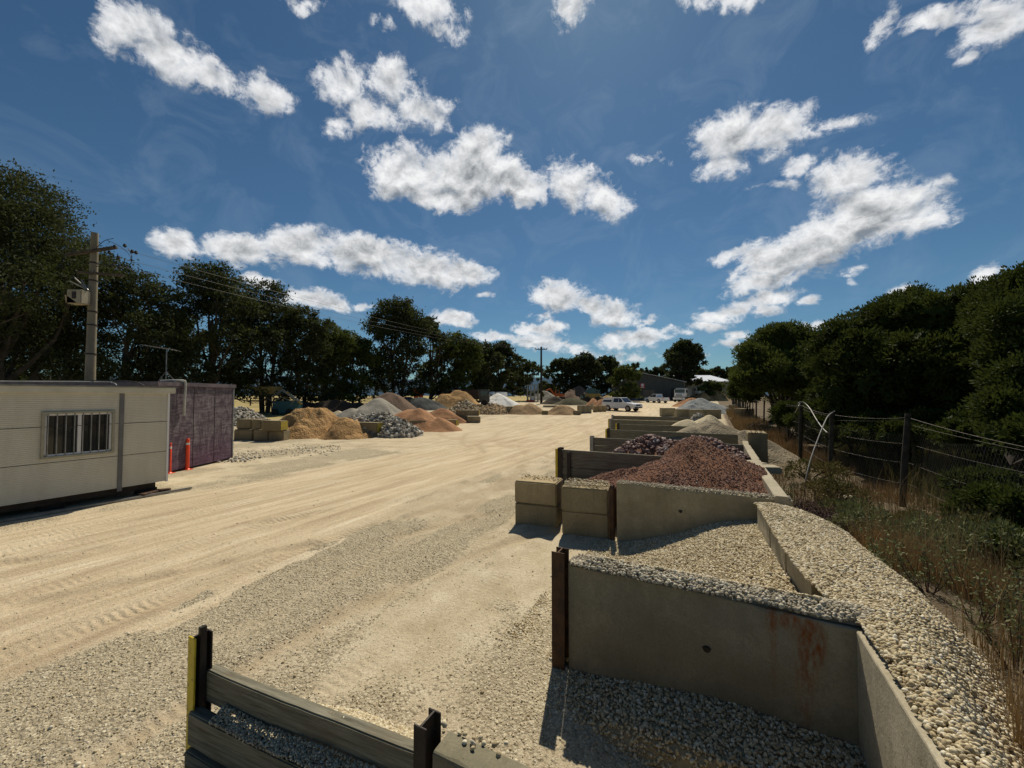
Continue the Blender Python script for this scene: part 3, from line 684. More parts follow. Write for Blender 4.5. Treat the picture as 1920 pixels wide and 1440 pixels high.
# ------------------------------------------------------------------ stockpiles
def cone_px(pxc, pyc, pyb, hw, slope=.62, Y=None):
    """crest pixel, front foot pixel row, half width in pixels -> (x,y,rx,ry,h) of a heap standing on the terrain"""
    g = G(pxc, pyb); Y0 = g.y
    r = 1.0
    for _ in range(40):
        Yc = Y0+r; h = D(pxc, pyc, Yc).z-Tf(g.x*Yc/Y0, Yc); r = max(.3, .5*r+.5*max(h, .05)/slope)
    Yc = Y0+r; c = D(pxc, pyc, Yc)
    return (c.x, Yc, hw/F*Yc, r, c.z-Tf(c.x, Yc))
def heap(name, label, cones, mat, cat='stockpile', group=None, noise=.12, res=70, tip=.12, clip=None, rocks=None, seed=0, gully=0, base=None, pointy=1.0, rz=0):
    x0 = min(c[0]-c[2] for c in cones)-.3; x1 = max(c[0]+c[2] for c in cones)+.3
    y0 = min(c[1]-c[3] for c in cones)-.3; y1 = max(c[1]+c[3] for c in cones)+.3
    def hz(x, y):
        z = None; H = max(c[4] for c in cones)
        for i, (cx, cy, rx, ry, h) in enumerate(cones):
            wx = .35*rx*(fbm(x/rx*1.3+i, y/ry*1.3, 3, seed+i)-.5); wy = .35*ry*(fbm(x/rx*1.3+9, y/ry*1.3+i, 3, seed+50+i)-.5)
            dx = (x+wx-cx)/rx; dy = (y+wy-cy)/ry; r = np.sqrt(dx*dx+dy*dy)
            rr = np.sqrt(r*r+tip*tip)-tip
            zz = h*(1-rr/(np.sqrt(1+tip*tip)-tip))
            if pointy != 1: zz = h*np.sign(zz)*np.abs(zz/h)**pointy
            z = zz if z is None else np.maximum(z, zz)+.0
        k = np.clip(z/H, 0, 1)
        z = z+(noise*1.3+.05)*H*(fbm(x/H*1.6, y/H*1.6, 5, seed+7)-.5)*(k**.5)
        fl = fbm(np.arctan2(y-cones[0][1], x-cones[0][0])*2.2, 0*x+seed, 4, seed+9); z = z+.16*H*(fl-.5)*np.sin(k*PI)
        if gully: z = z-gully*H*np.clip(fbm((x-cones[0][0])*2.2/H, (y)*.5/H, 3, seed+3)-.48, 0, 1)*k*2
        if clip is not None: z = clip(x, y, z)
        return z
    cx, cy = cones[0][0], cones[0][1]
    xs = np.linspace(x0, x1, res); ys = np.linspace(y0, y1, res)
    f = lambda X, Y: T(X, Y)+np.maximum(hz(X, Y), -.15)
    V, q, _, _ = grid_mesh(xs, ys, f, site=False)
    hv = hz(V[:, 0], V[:, 1]); q = q[(hv[q] > -.06).any(1)]
    used = np.unique(q); mp = -np.ones(len(V), int); mp[used] = np.arange(len(used)); V = V[used]; q = mp[q]
    tri = np.concatenate([q[:, [0, 1, 2]], q[:, [0, 2, 3]]])
    parts = [(V, tri, np.full(len(V), .3))]
    mats = M[mat]
    if rocks:
        n, size, rmat, jag = rocks
        zf = lambda x, y: np.where(hz(x, y) > .02, f(x, y), np.nan)
        parts.append(scatter_on(zf, x0, x1, y0, y1, n, size, site=False, jag=jag, sizevar=.35, flat=(1, .8, .65), lift=.3, tilt=.8))
        v, fc, a = merge(parts); nb = len(tri)
        o = np_mesh(name, v-np.array([cx, cy, Tf(cx, cy)]), fc, [M[mat], M[rmat]], attrs={'rnd': a})
        mi = np.zeros(len(fc), np.int32); mi[nb:] = 1; o.data.polygons.foreach_set('material_index', mi)
        sm = np.zeros(len(fc), bool); sm[:nb] = True; o.data.polygons.foreach_set('use_smooth', sm)
    else:
        o = np_mesh(name, V-np.array([cx, cy, Tf(cx, cy)]), tri, mats, smooth=True)
    o.location = (cx, cy, Tf(cx, cy))
    return tag(o, label, cat, group)
def cat_(px, py, Y, rx, ry):
    w_ = D(px, py, Y); return (w_.x, w_.y, rx, ry, w_.z-Tf(w_.x, w_.y))
# --- red gravel in the third bay, held by the long panel, the board wall and the back wall
def clip_site(u0, u1, v0, v1, fl=.0):
    def c(x, y, z):
        u = AU[0]*x+AU[1]*y; v = BV[0]*x+BV[1]*y
        return np.where((u < u0) | (u > u1) | (v > v1) | ((v < -3.3) & (u < 9)) | ((v < -1.3) & (u < 7.9)), -.3, z)
    return c
c9 = S(8.95, -.25); c8 = S(8.6, -1.5); c7 = S(8.9, -2.6)
heap('red_gravel_pile', 'dark red crushed gravel pile with a sharp crest behind the long concrete panel',
     [(c9[0]+.05, c9[1], 3.5, 3.2, 1.74), (c8[0], c8[1]+.3, 1.8, 1.8, 1.22), (c7[0]+.3, c7[1], 1.5, 1.3, .82), (*S(8.4, .5), 2.0, 1.9, 1.25)], 'g_red', noise=.07, res=150, tip=.03, clip=clip_site(7.22, 10.62, -4, .93), rocks=(70000, .0115, 'scoria', .25), seed=3, gully=.30)
c12 = S(12.6, -1.6)
heap('red_rock_pile', 'pile of brownish red rocks behind the red gravel', [(*S(12.5, -1.6), 2.4, 2.1, 1.36), (*S(12.3, -.4), 2.6, 1.9, 1.42), (*S(11.6, .55), 1.5, 1.5, 1.05)], 'g_red', noise=.06, res=70, tip=.25, clip=clip_site(10.78, 14.3, -4, 1.0), rocks=(7000, .062, 'redrock', .28), seed=13)
# bays 5..8
heap('brown_gravel_pile', 'wide greyish brown gravel pile spilling towards the fence in the right hand bays', [cat_(1345, 790, 17.2, 2.7, 2.2), cat_(1300, 800, 17.0, 2.3, 2.0), cat_(1400, 808, 16.6, 2.0, 1.6)], 'g_brown', noise=.05, res=110, tip=.12, clip=None, seed=21)
heap('pale_sand_pile', 'pale cream sand pile with a smooth crest behind the greyish brown gravel', [cat_(1328, 777, 21.2, 2.3, 2.2), cat_(1290, 786, 21.0, 2.2, 1.9)], 'g_pale', noise=.04, res=90, tip=.12, clip=None, seed=23)
heap('crushed_rock_pile', 'small heap of pale green-grey crushed rock behind the cream sand', [cat_(1308, 775, 25.5, 1.3, 1.3)], 'g_grey', noise=.05, res=60, tip=.3, rocks=(900, .05, 'greyrock', .25), seed=24)
heap('blue_metal_pile', 'large blue-grey crushed stone pile behind the row of end blocks', [cone_px(1312, 745, 777, 52), cone_px(1335, 752, 775, 45), cone_px(1295, 757, 777, 34)], 'g_blue', noise=.06, res=100, seed=25, gully=.2)
heap('orange_sand_pile', 'reddish orange sand pile showing left of the blue-grey stone', [cone_px(1297, 746, 764, 36)], 'g_terra', noise=.05, res=60, seed=26)
heap('ochre_sand_pile', 'ochre sand pile with a pointed top in front of the far white truck cab', [cone_px(1338, 728, 752, 24), cone_px(1318, 735, 752, 20)], 'g_sand', noise=.05, res=60, seed=27)
# --- left side of the yard
gl = None
heap('golden_sand_pile', 'golden sand pile with a dug-out face behind the double row of blocks', [cone_px(594, 766, 824, 100), cone_px(560, 774, 824, 70), cone_px(648, 786, 826, 56)], 'g_sand', noise=.42, res=150, seed=31, gully=1.3, tip=.3)
heap('rock_pile', 'pile of grey and white quarry rocks beside the golden sand', [cone_px(716, 774, 821, 72), cone_px(672, 778, 812, 42), cone_px(748, 789, 822, 46)], 'g_grey', noise=.08, res=80, tip=.25, rocks=(3200, .115, 'greyrock', .3), seed=32)
heap('river_stone_pile', 'low pile of pale grey stones showing behind the purple shed', [cone_px(452, 765, 800, 50)], 'g_grey', noise=.05, res=60, tip=.3, rocks=(1500, .11, 'greyrock', .2), seed=33)
heap('cream_sand_pile', 'small cream sand pile behind the golden sand', [cone_px(632, 770, 790, 34)], 'g_pale', noise=.05, res=50, seed=34)
heap('grey_gravel_pile', 'grey-brown gravel pile with a straight right slope', [cone_px(708, 746, 793, 66), cone_px(660, 766, 793, 50)], 'g_grey', noise=.05, res=80, seed=35)
heap('brown_soil_pile', 'brown soil pile rising behind the grey-brown gravel', [cone_px(728, 737, 778, 66)], 'g_brownpile', noise=.06, res=70, seed=36)
heap('mulch_pile', 'long low dark mulch mound in front of the tree trunks', [cone_px(620, 749, 776, 70), cone_px(570, 753, 776, 50), cone_px(668, 755, 774, 40)], 'g_dark', noise=.12, res=80, tip=.4, seed=37)
heap('terracotta_sand_pile', 'terracotta sand pile between two concrete blocks, nearest the road', [cone_px(790, 766, 811, 66), cone_px(768, 767, 806, 58), cone_px(822, 783, 811, 46)], 'g_terra', noise=.06, res=90, seed=38)
heap('terracotta_sand_pile', 'second terracotta sand pile, in front of the tan rocks', [cone_px(826, 766, 796, 56)], 'g_terra', noise=.06, res=70, seed=39)
heap('charcoal_stone_pile', 'long flat charcoal stone mound in front of the red machine', [cone_px(790, 745, 770, 52), cone_px(765, 743, 768, 30), cone_px(815, 753, 768, 30)], 'g_char', noise=.08, res=70, tip=.4, seed=40)
heap('yellow_clay_pile', 'tall lumpy yellow-brown clay pile left of the dark truck', [cone_px(856, 733, 768, 52), cone_px(840, 737, 768, 36)], 'g_sand', noise=.3, res=80, seed=41, tip=.3)
heap('tan_rock_pile', 'tan rock pile at the foot of the yellow-brown clay', [cone_px(873, 754, 776, 36)], 'g_tan', noise=.08, res=60, rocks=(900, .17, 'tanrock', .3), seed=42)
heap('white_sand_pile', 'bright white sand cone', [cone_px(935, 737, 762, 44), cone_px(925, 744, 762, 34)], 'g_white', noise=.05, res=80, seed=43, tip=.1)
heap('tan_gravel_pile', 'tan gravel pile in front of the white sand cone', [cone_px(925, 757, 778, 42)], 'g_tan', noise=.06, res=60, seed=44, tip=.4, rocks=(900, .07, 'tanrock', .25))
heap('tan_gravel_pile', 'long tan gravel pile left of the wooden-topped bay', [cone_px(992, 756, 778, 34), cone_px(975, 759, 778, 30)], 'g_tan', noise=.08, res=60, seed=45, tip=.4)
heap('tan_gravel_pile', 'smooth tan gravel pile inside the small bay below the power pole', [cone_px(1052, 759, 779, 34)], 'g_tan', noise=.04, res=60, seed=46, tip=.3)
heap('black_soil_pile', 'black soil pile beside the foot of the far power pole', [cone_px(1040, 743, 759, 28)], 'g_dark', noise=.06, res=60, seed=47)
heap('olive_mulch_pile', 'low olive-brown mulch pile behind the block wall', [cone_px(1072, 746, 760, 36)], 'g_olive', noise=.05, res=60, seed=48, tip=.3)
heap('brown_soil_pile', 'far brown soil pile left of the teal excavators', [cone_px(1086, 724, 749, 30), cone_px(1072, 731, 749, 24)], 'g_brownpile', noise=.08, res=60, seed=49)
heap('ochre_sand_pile', 'small ochre sand pile between the teal excavators and the shed', [cone_px(1136, 741, 756, 20)], 'g_sand', noise=.06, res=50, seed=50)
heap('terracotta_sand_pile', 'broken terracotta heap just left of the canopied ute', [cone_px(1128, 748, 768, 24), cone_px(1112, 749, 766, 18)], 'g_terra', noise=.3, res=60, seed=51)
heap('grey_gravel_pile', 'far flat grey gravel pile behind the power pole', [cone_px(1022, 733, 751, 30)], 'g_grey', noise=.06, res=50, seed=52, tip=.4)
# --- block walls of the left side
def blk_row(pxs, pyt, pyb, names_label, mat='conc_block', rz=0, depth=.6, paint_last=False, group='concrete blocks of the left hand bays', off=0):
    """row of blocks between successive pixel columns, top/bottom rows given at both ends"""
    pass
def blk(pxl, pxr, pyt, pyb, label, rz=0, depth=.75, paint=None, mat='conc_block', lift=0):
    g = G((pxl+pxr)/2, pyb+lift); Y = g.y; s = Y/F
    wdt = (pxr-pxl)*s; h = (pyb-pyt)*s; zb = EYE-((pyb)-742)*s
    wd = wdt/max(math.cos(rz), .3)
    block((g.x, Y+depth/2, zb+h/2), rz, (wd*.985, depth, h*.98), label, mat, 'concrete blocks of the left hand bays', ch=min(.05, h*.08), paint=paint)
BL = [(437, 474, 805, 826, 'bottom row, first block from the purple shed in the block wall beside the golden sand', 6), (474, 503, 805, 826.5, 'bottom row, second block from the purple shed in the block wall beside the golden sand', 5), (503, 531, 807, 827, 'bottom row, end block sticking out at the road side beside the golden sand', 4),
      (442, 471, 786, 804.5, 'top row, first block from the purple shed beside the golden sand', 5), (471, 489, 787, 805.5, 'top row, middle block beside the golden sand', 5), (489, 526, 789, 808, 'top row end block with a faded yellow end beside the golden sand', 4)]
for (l, r, t_, b, lab, _) in BL:
    blk(l, r, t_, b, lab, paint=1 if 'yellow' in lab else None, lift=0 if b > 820 else 20)
blk(664, 712, 792, 811, 'block with a yellow end between the golden sand and the grey-white rocks', paint=1, rz=-.25, lift=9)
blk(690, 712, 811, 820, 'broken lower block under the yellow-ended one beside the rocks', rz=-.25)
blk(766, 799, 788, 808, 'grey block between the rocks and the terracotta sand')
blk(836, 857, 787, 799, 'block with a bright yellow end between the two terracotta heaps', paint=1, rz=-.2)
for i, (l, r, t_, b) in enumerate([(856, 876, 780, 792), (876, 900, 781, 793)]): blk(l, r, t_, b, ('lower left', 'lower right')[i]+' block of the four-block stack with a yellow end by the tan rocks')
for i, (l, r, t_, b) in enumerate([(854, 873, 769, 780), (873, 898, 769, 780)]): blk(l, r, t_, b, ('upper left block', 'upper right yellow-ended block')[i]+' of the four-block stack by the tan rocks', paint=1 if i else None, lift=12)
blk(949, 962, 762, 776.5, 'single dark block between two tan gravel piles', depth=1.6)
blk(882, 905, 758, 769, 'block under the foot of the white sand cone')
blk(1017, 1028, 770, 778, 'small block at the left of the small tan gravel bay')
blk(1076, 1089, 770, 778.5, 'small low block at the right of the small tan gravel bay')
for i in range(3): blk(1084+i*8.5, 1092.5+i*8.5, 760, 776-.6*i, ('first', 'second', 'third')[i]+' tall grey block from the left in the wall by the canopied ute', mat='conc')
blk(1110, 1114, 757, 768, 'pale end block standing up at the corner of the wall by the ute', mat='conc_light')
for i in range(3): blk(1113.5+i*8, 1121+i*8, 761.5-.5*i, 773-.6*i, ('first', 'second', 'third')[i]+' brown block from the left just behind the canopied ute', mat='conc_tan')
blk(1019, 1046, 760, 764, 'long grey beam lying over the small tan gravel bay', mat='conc', lift=12)
# --- dividers of the right hand bays
def divider(u, v0, v1, zt, postmat, label, boards=4, mat='sleeper', flange=None, name='board_wall', back=None, th=.09, postin=True):
    a = S(u, v0); b = S(u, v1); g = Tf(*a)
    r = empty(name, (a[0], a[1], g), angb, label, 'wall')
    L = v1-v0; hb = (zt+.15)/boards
    for i in range(boards):
        z = -.15+hb*(i+.5)
        o = MB().box((L/2, (rng.uniform(-.01, .01)), z), (L, th, hb-.012), ch=.01).build('board', M[mat], r)
    MB().box((-.02, -.08, (zt-.1)/2+.0), (.13, .012, zt+.2)).box((-.02, .08, (zt-.1)/2), (.13, .012, zt+.2)).box((-.07, 0, (zt-.1)/2), (.012, .148, zt+.2)).build('post', M[postmat], r)
    if flange: MB().box((-.115, -.06, (zt+.02)/2), (.07, .08, zt+.02), ch=.005).build('painted_edge', M[flange], r)
    if back: MB().box((back, -.08, zt/2-.05), (.10, .03, zt)).build('post', M[postmat], r)
    return r
divider(10.72, -3.87, .9, 1.06, 'darksteel', 'dark board wall with a yellow-edged post beside the red gravel', 5, flange='yellow', back=.25)
divider(14.42, -3.98, .9, 1.05, 'galv', 'dark board wall with a grey steel post beside the red rocks', 4)
divider(18.0, -4.2, .9, 1.05, 'darksteel', 'dark plank wall with a yellow-edged post behind the red rocks', 3, flange='yellow', name='board_wall')
divider(21.5, -4.5, .2, 1.05, 'darksteel', 'plank wall with a bright yellow post behind the greyish brown gravel', 4, flange='yellow')
divider(24.9, -5.7, .2, 1.05, 'galv', 'plank wall with a yellow post just behind the cream sand', 4, flange='yellow')
divider(29.5, -6.6, -1.0, 1.0, 'galv', 'farthest plank wall before the row of end blocks', 4, mat='sleeper')
def wall_uv(u0, v0, u1, v1, zt, label, mat='conc', th=.16):
    a = S(u0, v0); b = S(u1, v1); g = Tf(*a)
    return panel_obj('concrete_wall', a, b, g-.2, g+zt, th, M[mat], label)
wall_uv(7.1, 1.0, 10.75, .98, 1.03, 'back wall of the red gravel bay, its pale top showing at the corner', 'conc_light', .18)
wall_uv(10.85, 1.02, 14.4, 1.05, 1.05, 'back wall of the red rock bay', 'conc_light', .18)
wall_uv(14.5, 1.05, 16.6, 1.15, .95, 'back wall behind the dark plank wall', 'conc', .18)
def rblk(u, v, d, z, label, mat='conc_block', rz=0, paint=None):
    x, y = S(u, v); block((x, y, Tf(x, y)+z), angb+rz, d, label, mat, None, ch=.03, paint=paint)
rblk(17.2, 1.45, (.62, 1.1, 1.3), .60, 'large dark concrete hopper block with rebar ends sticking out near the fence', 'conc_block')
x, y = S(17.2, 1.55); m_ = MB()
for k in range(5):
    a = Vector((x-.5+.12*k, y-.45+.05*k, 1.2)); m_.tube([a, a+Vector((.12*(k % 2)-.25, -.15, .28+.05*(k % 3))), a+Vector((.05-.3*(k % 2), -.3, .5))], .012, 5)
tag(m_.build('rebar', M['rust']), 'rusty bent rebar ends on the hopper block', 'rebar')
for i, (px, py, L, w_, rz, lab) in enumerate([(1400, 872, 1.1, .5, .3, 'flat pale slab lying on the edge of the red rocks'), (1432, 879, .8, .4, -.2, 'small pale slab beside the red gravel corner'), (1380, 784, 1.6, .6, .1, 'slab lying behind the cream sand'), (1376, 760, 1.4, .8, .2, 'dark block behind the blue-grey stone')]):
    w0 = P(px, py, 1.02) if i < 2 else G(px, py+8); block((w0.x, w0.y, w0.z+(.0 if i < 2 else .3)), rz, (L*.7, w_, .13 if i < 3 else .7), lab, 'conc_light' if i < 3 else 'conc_block', None, name='concrete_slab' if i < 3 else 'concrete_block', cat='slab' if i < 3 else 'block')
for i, (l, r, t_, b) in enumerate([(1241, 1267, 766, 781), (1269, 1295, 768, 784), (1296, 1322, 768, 785), (1325, 1353, 769, 785)]):
    g = G((l+r)/2, b); s = g.y/F
    block((g.x, g.y+.35, g.z+.42), 0, ((r-l)*s*.99, .7, .95), ('first', 'second', 'third', 'fourth')[i]+' block from the left in the row before the blue-grey stone', 'conc', None, ch=.04)
g = G(1395, 785); block((g.x, g.y, g.z+.5), .1, (1.4, 1.2, 1.0), 'dark block behind the cream sand by the fence', 'conc_block', None)
# ------------------------------------------------------------------ trees
def limb(mb, a, b, r0, r1, bend=.12, n=5, sides=7):
    a = Vector(a); b = Vector(b); L = (b-a).length; off = Vector(rng.uniform(-1, 1, 3))*L*bend
    pts = [a.lerp(b, k/n)+off*math.sin(k/n*PI) for k in range(n+1)]
    mb.tube(pts, [r0+(r1-r0)*k/n for k in range(n+1)], sides); return pts
def leaf_cards(P_, size, up=.0, aspect=.45, droop=0):
    n = len(P_); a = rng.normal(size=(n, 3)); a[:, 2] += up-droop; a /= np.linalg.norm(a, axis=1)[:, None]
    b = rng.normal(size=(n, 3)); b -= (b*a).sum(1)[:, None]*a; b /= np.linalg.norm(b, axis=1)[:, None]
    s = (size*rng.uniform(.6, 1.4, n))[:, None]
    q = np.stack([P_-a*s, P_+b*s*aspect, P_+a*s, P_-b*s*aspect], 1)
    return q.reshape(-1, 3), np.arange(4*n).reshape(-1, 4)
def crown_points(lobes, n_cl, per, clr, shell=.55):
    vol = np.array([l[3]*l[4]*l[5] for l in lobes])**.67; vol /= vol.sum()
    idx = rng.choice(len(lobes), n_cl, p=vol); L = np.array(lobes)[idx]
    d = rng.normal(size=(n_cl, 3)); d /= np.linalg.norm(d, axis=1)[:, None]
    rad = shell+(1-shell)*rng.random(n_cl)**.5
    c = L[:, :3]+d*L[:, 3:6]*rad[:, None]
    rr = clr*rng.uniform(.6, 1.4, n_cl)
    pts = np.repeat(c, per, 0)+rng.normal(size=(n_cl*per, 3))*np.repeat(rr, per)[:, None]*np.array([1, 1, .65])
    return pts, np.repeat(rng.random(n_cl), per), c
def gum(px, pyt, Y, wpx, label, nl=9, leaf=None, mat='gum', low=.25, dens=1.0, lean=0, trunks=1, group='gum trees along the left side of the yard', pyw=None, name='gum_tree', bare=.35, gap=1.0):
    top = D(px, pyt, Y); x = top.x; z0 = Tf(x, Y); H = top.z-z0; W = wpx/F*Y/2
    r = empty(name, (x, Y, z0), 0, label, 'tree', group)
    lobes = []
    for i in range(nl):
        h = low+(1-low)*((i+.5)/nl)**.8
        wr = W*1.05*(1.0 if h < .72 else 1-.6*((h-.72)/.28)**1.8)
        a = i*2.4+rng.uniform(-.5, .5); rd = wr*rng.uniform(.35, .72)*(1 if i < nl-1 else .15)
        s = W*rng.uniform(.36, .52)*(.92 if h > .8 else 1.05)
        zc = h*H-s*.62 if h > .8 else h*H-.1*H
        lobes.append((math.cos(a)*rd+lean*h*W, math.sin(a)*rd*.8, zc, s, s, s*.62))
    lobes.append((lean*W, 0, H-W*.36, W*.52, W*.52, W*.36))
    lobes.append((lean*W-.45*W, .1*W, H*.86-W*.3, W*.42, W*.42, W*.3)); lobes.append((lean*W+.45*W, -.1*W, H*.83-W*.3, W*.42, W*.42, W*.3))
    mb = MB()
    for t_ in range(trunks):
        ang = t_*2.2; base = Vector((.5*math.cos(ang)*(trunks > 1), .4*math.sin(ang)*(trunks > 1), -.2))
        topj = Vector((lean*W*.6+.15*W*math.cos(ang)*(trunks > 1)*2, .1*W*math.sin(ang), H*.62))
        rt = H*.022/(trunks**.4)
        tp = limb(mb, base, topj, rt, rt*.45, .06, 7, 9)
        for i, l in enumerate(lobes):
            if i % trunks != t_: continue
            k = min(len(tp)-2, max(1, int((l[2]/H-.28)*len(tp)))); st = tp[k]
            e = limb(mb, st, (l[0], l[1], l[2]-.1*l[5]), rt*.45, rt*.12, .15, 5, 6)
            for j in range(4):
                d = rng.normal(size=3); d[2] = abs(d[2])*.6; d /= np.linalg.norm(d)
                limb(mb, e[3+(j % 2)], (l[0]+d[0]*l[3]*.9, l[1]+d[1]*l[4]*.9, l[2]+d[2]*l[5]*.9), rt*.14, rt*.03, .15, 3, 5)
    mb.build('trunk', M['bark'], r, smooth=True)
    leaf = leaf or max(.11, Y*.0036)
    area = sum(l[3]*l[4] for l in lobes)*4
    ncl = int(area*2.5*dens/(max(leaf, .12)/.16)); per = 28
    pts, rd, cc = crown_points(lobes, ncl, per, max(.30, W*.066)*gap, .45)
    ok = pts[:, 2] > (.05+.10*vn(pts[:, 0]*.5+px, pts[:, 1]*.5, 3))*H; pts = pts[ok]; rd = rd[ok]
    v, f = leaf_cards(pts, leaf, droop=.5)
    np_mesh('crown', v, f, M[mat], r, attrs={'rnd': np.repeat(np.clip(rd*.7+.3*rng.random(len(rd)), 0, 1), 4)})
    return r
gum(25, 310, 32, 350, 'tallest spreading gum at the left edge, towering over the power pole', 15, dens=.95, low=.28, lean=-.15, gap=.85)
gum(135, 440, 37, 230, 'gum right behind the concrete power pole', 10, dens=.9, low=.15, gap=.9)
gum(248, 500, 38, 200, 'rounded gum with open limbs between the power pole and the antenna', 10, dens=.85, low=.12, gap=.9)
gum(50, 560, 44, 230, 'lower dark gum behind the tallest one', 9, dens=.9, low=.1)
gum(400, 493, 43, 200, 'tall gum with a flat broad top behind the purple shed', 12, dens=1.05, low=.12)
gum(328, 575, 47, 150, 'shorter gum filling the gap beside the flat-topped one', 9, dens=1.0, low=.08)
gum(498, 525, 48, 150, 'gum with a stepped shoulder right of the flat-topped one', 11, dens=1.05, low=.14, trunks=2)
gum(562, 572, 50, 135, 'bushy gum above the mustard machine', 10, dens=1.1, low=.16, trunks=2)
gum(618, 604, 55, 125, 'olive-tinted gum with several thin trunks over the mulch mound', 10, dens=1.1, low=.18, mat='gum2', trunks=3)
gum(666, 628, 58, 115, 'rounded olive-green tree left of the tall umbrella-shaped gum', 9, dens=1.1, low=.14, mat='gum2', trunks=2)
gum(745, 560, 62, 146, 'tall umbrella-shaped gum standing above its neighbours', 12, dens=1.0, low=.2, trunks=2)
gum(806, 592, 66, 74, 'narrow gum leaning on the umbrella-shaped one', 8, dens=1.1, low=.2)
gum(855, 622, 70, 112, 'broad dark green tree above the yellow-brown clay', 10, dens=1.15, low=.12, mat='gum2')
gum(905, 642, 76, 95, 'dark tree behind the white vehicles', 9, dens=1.15, low=.1)
gum(940, 640, 84, 84, 'tree with a domed top right of the white sand cone', 9, dens=1.15, low=.1)
gum(990, 672, 90, 60, 'light open tree just left of the far power pole', 8, dens=.65, low=.2, gap=.85)
fg = 'trees at the far end of the yard'
gum(1052, 668, 112, 62, 'first tree right of the far power pole', 8, dens=1.1, low=.12, group=fg, trunks=2)
gum(1095, 662, 112, 76, 'highest tree of the clump behind the teal excavators', 9, dens=1.15, low=.1, group=fg)
gum(1137, 668, 118, 72, 'tree in the middle of the clump left of the shed', 8, dens=1.15, low=.08, group=fg)
gum(1172, 684, 86, 66, 'tree overhanging the left corner of the shed', 8, dens=1.15, low=.05, group=fg, mat='gum2')
gum(1192, 680, 150, 26, 'small round tree poking above the shed roof', 6, dens=1.1, low=.3, group=fg)
gum(1281, 638, 100, 76, 'single tall dark gum standing by itself in front of the shed roofs', 12, dens=1.25, low=.36, group=None)
gum(1335, 712, 92, 44, 'round green tree in front of the long white roof', 8, dens=1.2, low=.05, group=fg, mat='gum2')
for i, (px, py, wd) in enumerate([(1215, 690, 34), (1235, 686, 40), (1262, 692, 40), (1318, 690, 44), (1345, 688, 44), (1372, 686, 40), (1180, 694, 34)]):
    gum(px, py, 190, wd, ['low distant tree over the shed ridge', 'distant tree crown right of the shed ridge', 'distant tree behind the single tall gum, left side', 'distant tree behind the single tall gum, right side', 'distant tree above the long white roof', 'distant tree next to the fence line bushes', 'distant tree left of the shed ridge'][i], 6, dens=1.0, low=.02, group='distant trees on the skyline')
for i, (px, py, wd) in enumerate([(962, 690, 60), (1020, 716, 26), (1036, 722, 30), (915, 700, 60)]):
    gum(px, py, 150, wd, ['distant tree showing through the light open tree', 'small distant tree behind the far power pole', 'low distant scrub tree below the hills', 'distant tree behind the dark truck'][i], 6, dens=1.0, low=.02, group='distant trees on the skyline')
